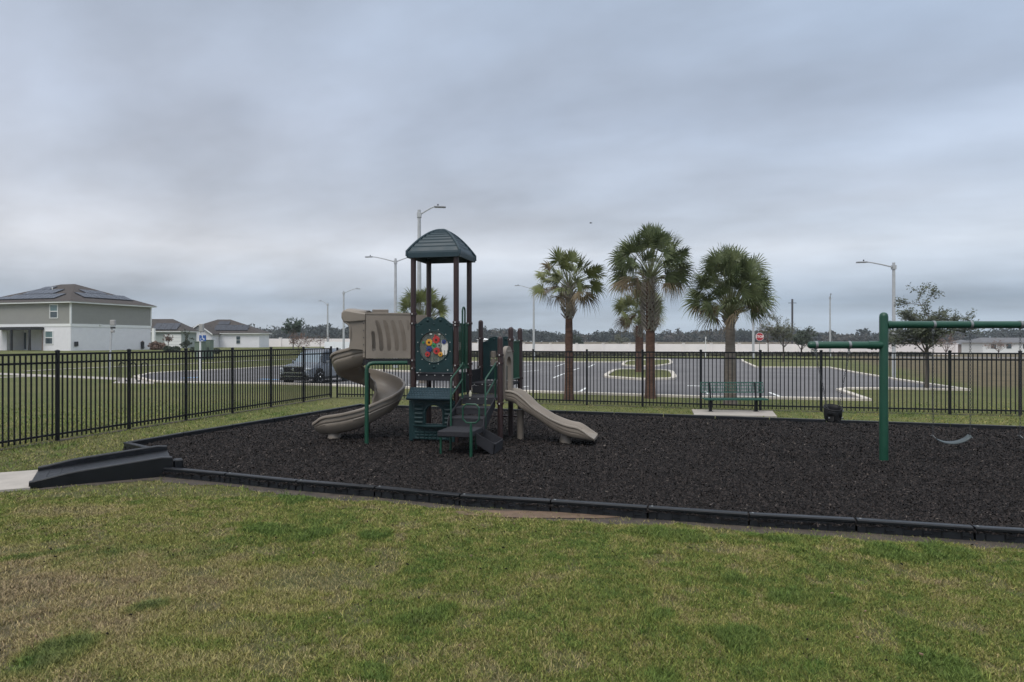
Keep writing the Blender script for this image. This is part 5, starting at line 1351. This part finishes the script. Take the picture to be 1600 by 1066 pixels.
        MB().box(c-Vector((0, 0, hh/4))+e2*.012, (wd-f_, .03, hh/2-f_), ax=e1, ay=e2).build('pane', window_glass, fr_)
    win(84.5, 476.5, 497.5, 1.2, window_pale); win(77, 518, 538.3, 1.2, window_pale)
    # patio: sliding door in the recessed wall, dark pergola roof and posts
    yb = 2.2
    def rec(px): k = (px-800)/F; b0 = C0+e2*(yb-.03); s_ = (k*b0.y-b0.x)/(e1.x-k*e1.y); return b0+e1*s_
    a, b = rec(42), rec(27); c = (a+b)/2; dz = 2.15; wd = (a-b).length
    fr_ = MB()
    for t in (-.5, 0, .5): fr_.box(c+e1*wd*t+Vector((0, 0, zg+.1+dz/2)), (.09, .08, dz), ax=e1, ay=e2)
    fr_.box(c+Vector((0, 0, zg+.1+dz)), (wd+.09, .08, .09), ax=e1, ay=e2); dr = fr_.build('patio_door', white_trim, root)
    for t in (-.25, .25): MB().box(c+e1*wd*t+Vector((0, 0, zg+.1+dz/2)), (wd/2-.09, .03, dz-.05), ax=e1, ay=e2).build('pane', window_pale if t > 0 else window_glass, dr)
    dark = mat('pergola_dark', (.015, .015, .017), .5, .1)
    pg = empty('patio_cover', tuple(C0+e1*6+Vector((0, 0, zg))), 'dark flat patio cover on posts at the left end of the two-storey house', 'patio cover')
    for off in (4.9, 7.8, 10.7):
        p = C0+e1*off-e2*1.2; MB().box(p+Vector((0, 0, zg+1.25)), (.2, .2, 2.55), ax=e1, ay=e2).build('post', dark, pg)
    MB().box(C0+e1*7.6-e2*.75+Vector((0, 0, 3.72)), (7.0, 1.4, .3), ax=e1, ay=e2).build('roof_slab', dark, pg)
    MB().box(C0+e1*4.35-e2*.05+Vector((0, 0, 2.5)), (.10, .08, 2.8), ax=e1, ay=e2).build('downspout', mat('downspout', (.25, .19, .16), .6), root)
    # things on the right wall
    def onr(px, py, s_, m_, nm, ax_=None):
        k = (px-800)/F; t = (k*C0.y-C0.x)/(e2.x-k*e2.y); p = C0+e2*t-e1*.08; MB().box(p+Vector((0, 0, zat(py, p.y))), s_, ax=e1, ay=e2, chamfer=.03).build(nm, m_, root)
    onr(118.5, 538, (.12, .5, .55), dark, 'hose_reel'); onr(156, 508.5, (.16, .3, .16), white_trim, 'security_light'); onr(222, 540, (.14, .5, .9), dark, 'meter_box'); onr(222, 535, (.1, .28, .3), rust_leaf, 'meter_dial')
house1()
def hip_house(name, x0, x1, d, dp, zg, ze, zr, rdg, wmat, rmat, label):
    root = empty(name, ((x0+x1)/2, d, zg), label, 'house'); o_ = .45
    MB().bx(x0, x1, d, d+dp, zg-.2, ze).build('wall', wmat, root); MB().bx(x0-o_, x1+o_, d-o_, d+dp+o_, ze+.003, ze+.18).build('fascia', white_trim, root)
    b = MB(); a0, a1 = x0-o_-.05, x1+o_+.05; y0, y1 = d-o_-.05, d+dp+o_+.05; cx = (x0+x1)/2
    rf = b.add([(a0, y0, ze+.185), (a1, y0, ze+.185), (a1, y1, ze+.185), (a0, y1, ze+.185), (cx-rdg, (y0+y1)/2, zr), (cx+rdg, (y0+y1)/2, zr)], [(0, 1, 5, 4), (1, 2, 5), (2, 3, 4, 5), (3, 0, 4), (3, 2, 1, 0)]).build('roof', rmat, root)
    return root, rf
# grey house behind the first
x0, x1 = at(190, 112)[0], at(285, 112)[0]
r2, rf2 = hip_house('grey_house', x0, x1, 112, 5, 1.1, 3.72, 5.95, 2.2, mat('grey_wall', (.30, .33, .31), .8, .05, 2), shingle, 'low grey house with white garage door, behind the two-storey house')
cx = (x0+x1)/2; up = Vector((0, 3.0, 5.95-3.9)).normalized(); solar(Vector((at(236, 111.5)[0], 111.5, 3.9))+up*.25, Vector((1, 0, 0)), up, 4, 1, 1.0, 1.9, rf2)
gx0, gx1 = at(257, 111.9)[0], at(283, 111.9)[0]; gd = MB().bx(gx0, gx1, 111.9, 111.96, 1.1, 3.35).build('garage_door', white_trim, r2)
for k in range(1, 4): MB().bx(gx0+.05, gx1-.05, 111.87, 111.895, 1.1+.56*k, 1.1+.56*k+.03).build('door_groove', mat('groove', (.4, .4, .4), .8), gd)
MB().bx(at(238, 110)[0], at(242, 110)[0], 109.8, 110.2, 1.1, 4.3).build('porch_column', white_trim, r2)
# white bungalow
d3 = 124; x0, x1 = at(308, d3)[0], at(405, d3)[0]
r3, rf3 = hip_house('white_bungalow', x0-3.6, x1, d3, 5, 1.05, 3.55, 6.25, 1.2, mat('white_stucco2', (.74, .73, .75), .85, .04, 1), shingle, 'white bungalow with brown hip roof, solar panels and a front gable')
up = Vector((0, 3.0, 6.25-3.73)).normalized(); solar(Vector((at(334, d3)[0], d3-.5, 3.75))+up*.6, Vector((1, 0, 0)), up, 6, 1, 1.0, 1.5, rf3); solar(Vector((at(336, d3)[0], d3-.5, 3.75))+up*2.2, Vector((1, 0, 0)), up, 2, 1, 1.0, 1.0, rf3)
wx = at(372.5, d3)[0]; f_ = MB().bx(wx-.42, wx+.42, d3-.06, d3-.005, 1.75, 3.2).build('window', white_trim, r3); MB().bx(wx-.34, wx+.34, d3-.09, d3-.062, 1.83, 2.42).build('pane', window_glass, f_); MB().bx(wx-.34, wx+.34, d3-.09, d3-.062, 2.5, 3.12).build('pane', window_glass, f_)
gx0, gx1 = at(294, d3-3)[0], at(331, d3-3)[0]; gm = (gx0+gx1)/2
MB().prism([(0, .9), (gx1-gx0, .9), (gx1-gx0, 3.6), ((gx1-gx0)/2, 5.0), (0, 3.6)], [], (gx0, d3-1.6, 0), Vector((1, 0, 0)), Vector((0, 1, 0)), 3.0).build('gable_wing', MATS['white_stucco2'], r3)
for s_ in (-1, 1):
    e_ = gx0-.4 if s_ < 0 else gx1+.4
    a = Vector((e_, d3-1.7, 3.42)); b = Vector((gm, d3-1.7, 5.16)); t = (b-a).normalized()
    MB().box((a+b)/2+Vector((0, 0, .05)), ((b-a).length, 3.9, .10), ax=t, ay=(0, 1, 0)).build('gable_roof', shingle, r3)
    MB().box((a+b)/2-Vector((0, 2.0, 0)), ((b-a).length, .06, .2), ax=t, ay=(0, 1, 0)).build('barge_board', white_trim, r3)
# ------------------------------------------------------------------ utility boxes
ub = mat('utility_green', (.13, .17, .13), .7, .1)
for k, (pa, pb, yt, yb) in enumerate(((303, 317, 535.5, 550), (316.5, 329.5, 533, 550))):
    d = 72+k*1.4; xa, xb = at(pa, d)[0], at(pb, d)[0]; z0 = float(terr((xa+xb)/2, d)); r_ = empty('utility_box', ((xa+xb)/2, d, z0), ['lower green utility box behind the parking sign post', 'taller green utility box right of the lower one'][k], 'utility box')
    zt = zat(yt, d); MB().box(((xa+xb)/2, d+.4, (z0+zt)/2), (xb-xa-.08, .85, zt-z0+.1), chamfer=.05).build('cabinet', ub, r_); MB().box(((xa+xb)/2, d+.4, zt+.07), (xb-xa-.0, .95, .06)).build('lid', ub, r_)
    MB().bx((xa+xb)/2+.12, (xa+xb)/2+.2, d-.06, d-.03, z0+(zt-z0)*.45, z0+(zt-z0)*.65).build('handle', black_rubber, r_)

# ------------------------------------------------------------------ lamps
def lamp(px, d, ztop, arms, r0, r1, label, group=None, zb=None):
    x, y = at(px, d); zb = float(terr(x, y)) if zb is None else zb; root = empty('street_lamp', (x, y, zb), label, 'street lamp', group)
    MB().box((x, y, (zb+ztop)/2-.03), (.001, .001, .001)) 
    m_ = MB(); n = 8
    m_.tube([(x, y, zb-.1), (x, y, (zb+ztop)/2), (x, y, ztop)], [r0, (r0+r1)/2, r1], 8); m_.build('pole', pole_mat, root)
    for (dx, dy, rise) in arms:
        D = Vector((dx, dy, 0)); L_ = D.length; D.normalize(); s = Vector((x, y, ztop-.28))
        pts = [s, s+D*L_*.35+Vector((0, 0, rise*.5)), s+D*L_*.7+Vector((0, 0, rise*.92)), s+D*L_*.85+Vector((0, 0, rise))]
        a = MB().tube(pts, [.045, .04, .035, .035], 6).build('arm', pole_mat, root)
        e = s+D*L_*.85+Vector((0, 0, rise)); h = MB(); h.box(e+D*.26+Vector((0, 0, -.01)), (.62, .26, .09), ax=(D+Vector((0, 0, -.03))).normalized(), chamfer=.03); ho = h.build('lamp_head', mat('lamp_grey', (.30, .31, .33), .5, .05), a)
        MB().lathe(e+D*.15+Vector((0, 0, .04)), [(.04, 0), (.04, .09), (.03, .1)], 8).build('photocell', dark_steel, ho)
    MB().box((x, y, ztop-.28), (r1*2.6, r1*2.6, .25)).build('bracket', pole_mat, root)
lamp(655, 36.5, zat(328.5, 36.5), [(1.0, 0, .45)], .15, .085, 'tall grey lamp post rising behind the playground tower roof', zb=0)
lamp(618, 54.6, zat(404.5, 54.6), [(-2.2, 0, .42), (1.5, 0, .42)], .17, .09, 'twin-armed lamp post left of the playground roof')
lamp(537, 90, zat(455.5, 90), [(1.9, 0, .6)], .17, .10, 'lamp post with arm to the right, just left of the spiral slide hood')
lamp(512, 118, zat(474.5, 118), [(-1.2, 0, .7)], .18, .11, 'distant lamp post with arm to the left, beyond the parked car')
lamp(834, 84, zat(449.5, 84), [(-2.1, 0, .5)], .16, .09, 'lamp post with arm to the left, between the slide and the shortest palm')
lamp(1297, 99, zat(463.5, 99), [(-.45, -1.2, .5)], .15, .09, 'distant thin lamp post left of the green swing post')
lamp(1396.5, 41, zat(411, 41), [(-1.95, 0, .32)], .115, .085, 'lamp post with long left arm right behind the green swing post')
lamp(1177, 84, 8.6, [(-1.6, 0, .5)], .17, .1, 'lamp post half hidden by the round palm crown, beside the stop sign')
# thin utility pole and marker
x, y = at(1238, 150); r_ = empty('utility_pole', (x, y, 0), 'thin dark utility pole right of the round palm', 'utility pole')
MB().tube([(x, y, 0), (x, y, zat(468, 150))], .22, 8).build('pole', mat('pole_dark', (.06, .055, .06), .8), r_); MB().box((x, y, zat(474, 150)), (1.8, .12, .12)).build('crossarm', MATS['pole_dark'], r_)
x, y = at(1102.5, 95); r_ = empty('marker_post', (x, y, 0), 'slim white marker post in front of the pale wall', 'marker post')
MB().tube([(x, y, 0), (x, y, zat(527, 95))], .05, 8).build('post', white_trim, r_); MB().box((x, y-.06, zat(528.5, 95)), (.16, .03, .3)).build('plate', white_trim, r_)

# ------------------------------------------------------------------ stop sign
def stop_sign():
    x, y = at(1187, 69); zc = zat(526.8, 69); root = empty('stop_sign', (x, y, 0), 'red octagonal stop sign on a thin post right of the grey-trunked palm', 'stop sign')
    MB().tube([(x, y+.05, -.05), (x, y+.05, zc+.2)], .035, 8).build('post', steel, root)
    def octo(r): return [(r*math.cos(R(22.5+45*k)), r*math.sin(R(22.5+45*k))) for k in range(8)]
    f_ = MB().prism(octo(.43), [], (x, y, zc), Vector((1, 0, 0)), Vector((0, 1, 0)), .02).build('sign_face', mat('sign_white', (.8, .78, .76), .5), root)
    MB().prism(octo(.40), [], (x, y-.013, zc), Vector((1, 0, 0)), Vector((0, 1, 0)), .006).build('sign_field', mat('sign_red', (.42, .02, .03), .5), f_)
    cu = bpy.data.curves.new('txt', 'FONT'); cu.body = 'STOP'; cu.size = .34; cu.align_x = 'CENTER'; cu.align_y = 'CENTER'; cu.extrude = .003; cu.offset = .008
    t = bpy.data.objects.new('txt', cu); COL.objects.link(t); dg = bpy.context.evaluated_depsgraph_get(); me = bpy.data.meshes.new_from_object(t.evaluated_get(dg)); bpy.data.objects.remove(t)
    me.transform(Matrix.Rotation(R(90), 4, 'X')); me.transform(Matrix.Translation(Vector((x, y-.022, zc))-world_loc(f_))); me.materials.clear(); me.materials.append(MATS['sign_white'])
    o = bpy.data.objects.new('lettering', me); COL.objects.link(o); o.parent = f_
stop_sign()
# ------------------------------------------------------------------ left poles
x, y = at(170.5, 42); r_ = empty('sensor_post', (x, y, 0), 'slightly leaning grey post with a boxy device on top, in front of the two-storey house', 'post')
tp = Vector((at(174.5, 42)[0], 42, zat(512, 42))); MB().tube([(x, y, 0), tp], .055, 8).build('post', pole_mat, r_)
MB().box(tp+Vector((.08, 0, .28)), (.30, .2, .34), chamfer=.03).build('device_box', mat('device_grey', (.33, .32, .31), .6), r_); MB().box(tp+Vector((.08, 0, -.02)), (.22, .16, .12)).build('device_bracket', dark_steel, r_); MB().box(tp+Vector((.06, 0, -.25)), (.2, .16, .14), chamfer=.02).build('lower_box', MATS['device_grey'], r_)
x, y = at(312.5, 37.2); r_ = empty('accessible_parking_sign', (x, y, 0), 'white post with blue accessible parking sign and a grey box on top', 'parking sign')
MB().tube([(x, y, -.05), (x+.02, y, zat(508, 37.2))], .045, 8).build('post', white_trim, r_)
sx = at(315, 37)[0]; sf = MB().box((sx, y-.07, zat(529, 37.1)), (.36, .03, .32)).build('sign_plate', mat('sign_blue', (.02, .09, .32), .5), r_)
# wheelchair symbol
b = MB(); cz_ = zat(529, 37.1); q_ = y-.09
b.lathe((sx-.02, q_, cz_+.14), [(.028, 0), (.028, .006)], 10, axis=(0, -1, 0)); b.box((sx-.01, q_, cz_+.05), (.03, .006, .13)); b.box((sx+.04, q_, cz_-.01), (.09, .006, .025)); b.box((sx+.085, q_, cz_-.06), (.025, .006, .1))
b.tube([(sx-.03+.08*math.cos(R(a)), q_, cz_-.06+.08*math.sin(R(a))) for a in range(120, 400, 20)], .011, 4); b.build('symbol', white_trim, sf)
MB().box((x+.09, y, zat(513, 37.1)), (.22, .2, .46), chamfer=.03).build('device_box', MATS['device_grey'], r_)
# bike rack
def rack():
    d = 37.0; root = empty('bike_rack', (*at(208, d), 0), 'black wave-shaped bike rack on the concrete beyond the left fence', 'bike rack'); pts = []
    X = lambda px: at(px, d)[0]; zt = .90; zl = .18; zbm = -.02
    def up_arc(a, b, n=8): return [((X(a)+X(b))/2-(X(b)-X(a))/2*math.cos(math.pi*k/n), d, zt+.14*math.sin(math.pi*k/n)) for k in range(n+1)]
    def dn_arc(a, b, n=8): return [((X(a)+X(b))/2-(X(b)-X(a))/2*math.cos(math.pi*k/n), d, zl-.13*math.sin(math.pi*k/n)) for k in range(n+1)]
    pts = [(X(186), d, zbm)]+up_arc(186, 195.5)+dn_arc(195.5, 204)+up_arc(204, 212.5)+dn_arc(212.5, 221)+up_arc(221, 230.5)+[(X(230.5), d, zbm)]
    MB().tube(pts, .03, 8).build('tube', black_fence, root, smooth=True)
    for px in (186, 230.5): MB().box((X(px), d, .008), (.14, .14, .014)).build('foot_plate', black_fence, root)
rack()
structure(slab('rack_pad', [g(176, 599.5), g(240, 600.5), g(240, 595.5), g(184, 594.5)], -.05, .02, concrete))

# ------------------------------------------------------------------ parked car
def car():
    Cc = Vector((-10.45, 36.83, 0)); Fw = Vector((-.27, -.963, 0)).normalized(); Lf = Vector((.963, -.27, 0)).normalized()
    def W_(f_, l, z): return Cc+Fw*f_+Lf*l+Vector((0, 0, z))
    root = empty('parked_car', tuple(Cc), 'blue-grey SUV parked behind the corner of the fence, facing left', 'car')
    paint = mat('car_paint', (.27, .295, .33), .16, .05, 2, metal=.25); tb_ = mat('car_trim_black', (.01, .01, .012), .5, .1); chrome = mat('chrome', (.6, .62, .65), .15, .05, metal=.9)
    # lower body by cross sections from tail to nose: (f, halfwidth, sill, belt, shoulderwidth)
    sec = [(-2.32, .70, .42, .88, .62), (-2.25, .86, .32, 1.02, .80), (-1.95, .93, .27, 1.08, .86), (-1.0, .945, .25, 1.07, .885), (0, .95, .25, 1.06, .885), (1.0, .945, .25, 1.05, .88), (1.45, .935, .26, 1.02, .84), (1.9, .90, .28, .97, .76), (2.2, .84, .32, .88, .66), (2.32, .72, .40, .76, .55)]
    vs = []; n = 12
    for (f_, hw, z0, z1, sw) in sec:
        half = [(0, z0), (hw*.8, z0), (hw, z0+.10), (hw+.005, (z0+z1)/2), (hw-.01, z1-.13), (sw, z1)]
        loop = half+[(0, z1+.035)]+[(-a, b) for a, b in half[1:][::-1]]
        for a, b in loop: vs.append(W_(f_, a, b))
    n = 12; fs = [(i*n+k, i*n+(k+1) % n, (i+1)*n+(k+1) % n, (i+1)*n+k) for i in range(len(sec)-1) for k in range(n)]+[tuple(range(n)), tuple(range((len(sec)-1)*n, len(sec)*n))]
    body = MB().add(vs, fs).build('body', paint, root, smooth=True, angle=35)
    # cabin
    cab = [(-2.1, 1.05, .80, 1.62, .60), (-1.8, 1.05, .86, 1.73, .64), (-.6, 1.05, .87, 1.79, .66), (.35, 1.04, .86, 1.74, .64), (.62, 1.03, .85, 1.62, .62), (1.22, 1.0, .80, 1.04, .74)]
    vs = []
    for (f_, zb, wb, zt, wt) in cab:
        for a, b in ((-wb, zb), (-wt, zt-.05), (-wt+.1, zt), (wt-.1, zt), (wt, zt-.05), (wb, zb)): vs.append(W_(f_, a, b))
    fs = [(i*6+k, i*6+k+1, i*6+7+k, i*6+6+k) for i in range(len(cab)-1) for k in range(5)]+[(0, 1, 2, 3, 4, 5), tuple(range(30, 36))]
    cb = MB().add(vs, fs).build('cabin', paint, root, smooth=True, angle=30)
    carglass = mat('car_glass', (.03, .045, .06), .05, .05, spec=.9)
    ws = MB().add([W_(1.17, -.74, 1.085), W_(1.17, .74, 1.085), W_(.66, .60, 1.63), W_(.66, -.60, 1.63)], [(0, 1, 2, 3)]).build('windscreen', mat('windscreen', (.26, .33, .38), .06, .05, spec=.9), root)
    for s_ in (-1, 1):
        for (f0, f1, t0, t1) in ((.98, .0, .56, .0), (-.06, -.98, -.06, -.90), (-1.04, -1.85, -1.0, -1.68)):
            MB().add([W_(f0, s_*.878, 1.09), W_(f1, s_*.885, 1.10), W_(t1, s_*.70, 1.64), W_(t0, s_*.69, 1.62)], [(0, 1, 2, 3)]).build('side_window', carglass, root)
        # wheels
        for f_ in (1.38, -1.38):
            c = W_(f_, s_*.86, .36); wo = MB().lathe(c, [(.22, -.11), (.35, -.11), (.365, -.08), (.365, .08), (.35, .11), (.22, .11)], 28, axis=Lf).build('wheel', black_rubber, root, smooth=True)
            MB().lathe(c, [(.24, -.10), (.24, .085)], 24, axis=Lf).build('rim_well', tb_, wo)
            sp3 = MB()
            for k in range(5):
                a = 2*math.pi*k/5+.3; dv = Fw*math.cos(a)+Vector((0, 0, 1))*math.sin(a); sp3.box(c+dv*.13+Lf*s_*.10, (.24, .06, .03), ax=dv, ay=dv.cross(Lf))
            sp3.lathe(c+Lf*s_*.09, [(.255, 0), (.255, .02), (.225, .022), (.225, 0)], 24, axis=Lf*s_); sp3.lathe(c+Lf*s_*.10, [(.06, 0), (.05, .03)], 12, axis=Lf*s_)
            sp3.build('rim', chrome, wo)
            ar = MB(); ar.lathe(W_(f_, s_*.80, .40), [(.43, 0), (.43, .158)], 24, axis=Lf*s_); ar.build('wheel_arch', tb_, body)
        MB().box(W_(0, s_*.945, .30), (2.0, .04, .14), ax=Fw, ay=Lf, chamfer=.01).build('sill_trim', tb_, root)
        m_ = MB().box(W_(.75, s_*1.02, 1.12), (.14, .2, .14), ax=Fw, ay=Lf, chamfer=.035).build('mirror', paint, root)
        for f_ in (.55, -.5): MB().box(W_(f_-.35, s_*.955, .90), (.2, .02, .03), ax=Fw, ay=Lf).build('door_handle', chrome, root)
        MB().box(W_(2.14, s_*.70, .80), (.25, .30, .11), ax=(Fw-Lf*s_*.5).normalized(), chamfer=.03).build('headlight', mat('headlight', (.75, .8, .85), .1, .02, spec=.9), root)
        MB().box(W_(2.22, s_*.74, .50), (.14, .16, .14), ax=(Fw-Lf*s_*.4).normalized(), chamfer=.03).build('fog_lamp', chrome, root)
        MB().box(W_(-.4, s_*.58, 1.81), (1.9, .04, .04), ax=Fw, ay=Lf, chamfer=.01).build('roof_rail', chrome, cb)
    gr = MB(); gr.prism([(-.52, -.13), (.52, -.13), (.60, .14), (-.60, .14)], [], W_(2.335, 0, .76), Lf, Fw, .06); go = gr.build('grille', tb_, root)
    fr = MB(); fr.box(W_(2.355, 0, .915), (1.26, .03, .04), ax=Lf, ay=Fw); fr.box(W_(2.36, 0, .615), (1.10, .03, .045), ax=Lf, ay=Fw); fr.build('grille_surround', chrome, go)
    MB().lathe(W_(2.37, 0, .77), [(.085, 0), (.085, .015), (.06, .02)], 16, axis=Fw).build('badge', chrome, go)
    MB().box(W_(2.30, 0, .50), (1.45, .10, .12), ax=Lf, ay=Fw, chamfer=.02).build('bumper_grille', tb_, root); MB().box(W_(2.33, 0, .43), (1.2, .05, .03), ax=Lf, ay=Fw).build('bumper_chrome', chrome, root)
    MB().box(W_(2.25, 0, .30), (1.6, .16, .16), ax=Lf, ay=Fw, chamfer=.03).build('lower_bumper', tb_, root)
car()
# a small bird high over the lot
x, y = at(923, 60); z = zat(349, 60); br = empty('bird', (x, y, z), 'tiny dark bird in the sky above the shortest palm', 'bird')
b = MB(); b.lathe((x-.12, y, z), [(.01, 0), (.035, .05), (.045, .12), (.03, .2), (.015, .26)], 8, axis=(1, 0, 0)); b.build('body', black_rubber, br)
b = MB(); b.add([(x-.03, y, z+.02), (x+.05, y, z+.02), (x-.02, y-.25, z+.07), (x-.03, y, z+.005), (x+.05, y, z+.005), (x-.02, y-.25, z+.06)], [(0, 1, 2), (5, 4, 3), (0, 1, 4, 3), (1, 2, 5, 4), (2, 0, 3, 5)]); b.build('wing', black_rubber, br)
b = MB(); b.add([(x-.03, y, z+.02), (x+.05, y, z+.02), (x-.02, y+.25, z+.07), (x-.03, y, z+.005), (x+.05, y, z+.005), (x-.02, y+.25, z+.06)], [(0, 1, 2), (5, 4, 3), (0, 1, 4, 3), (1, 2, 5, 4), (2, 0, 3, 5)]); b.build('wing', black_rubber, br)

# ------------------------------------------------------------------ air between here and the far wood
hz = MB().box((0, 740, 8), (2840, 1580, 19)).build('haze', bpy.data.materials.new('haze_air')); hz['kind'] = 'stuff'
hm_ = bpy.data.materials['haze_air']; hm_.use_nodes = True; nt = hm_.node_tree; nt.nodes.clear(); o_ = nt.nodes.new('ShaderNodeOutputMaterial'); pv = nt.nodes.new('ShaderNodeVolumePrincipled')
pv.inputs['Color'].default_value = (.80, .86, .93, 1); pv.inputs['Density'].default_value = .00035; nt.links.new(pv.outputs[0], o_.inputs['Volume'])
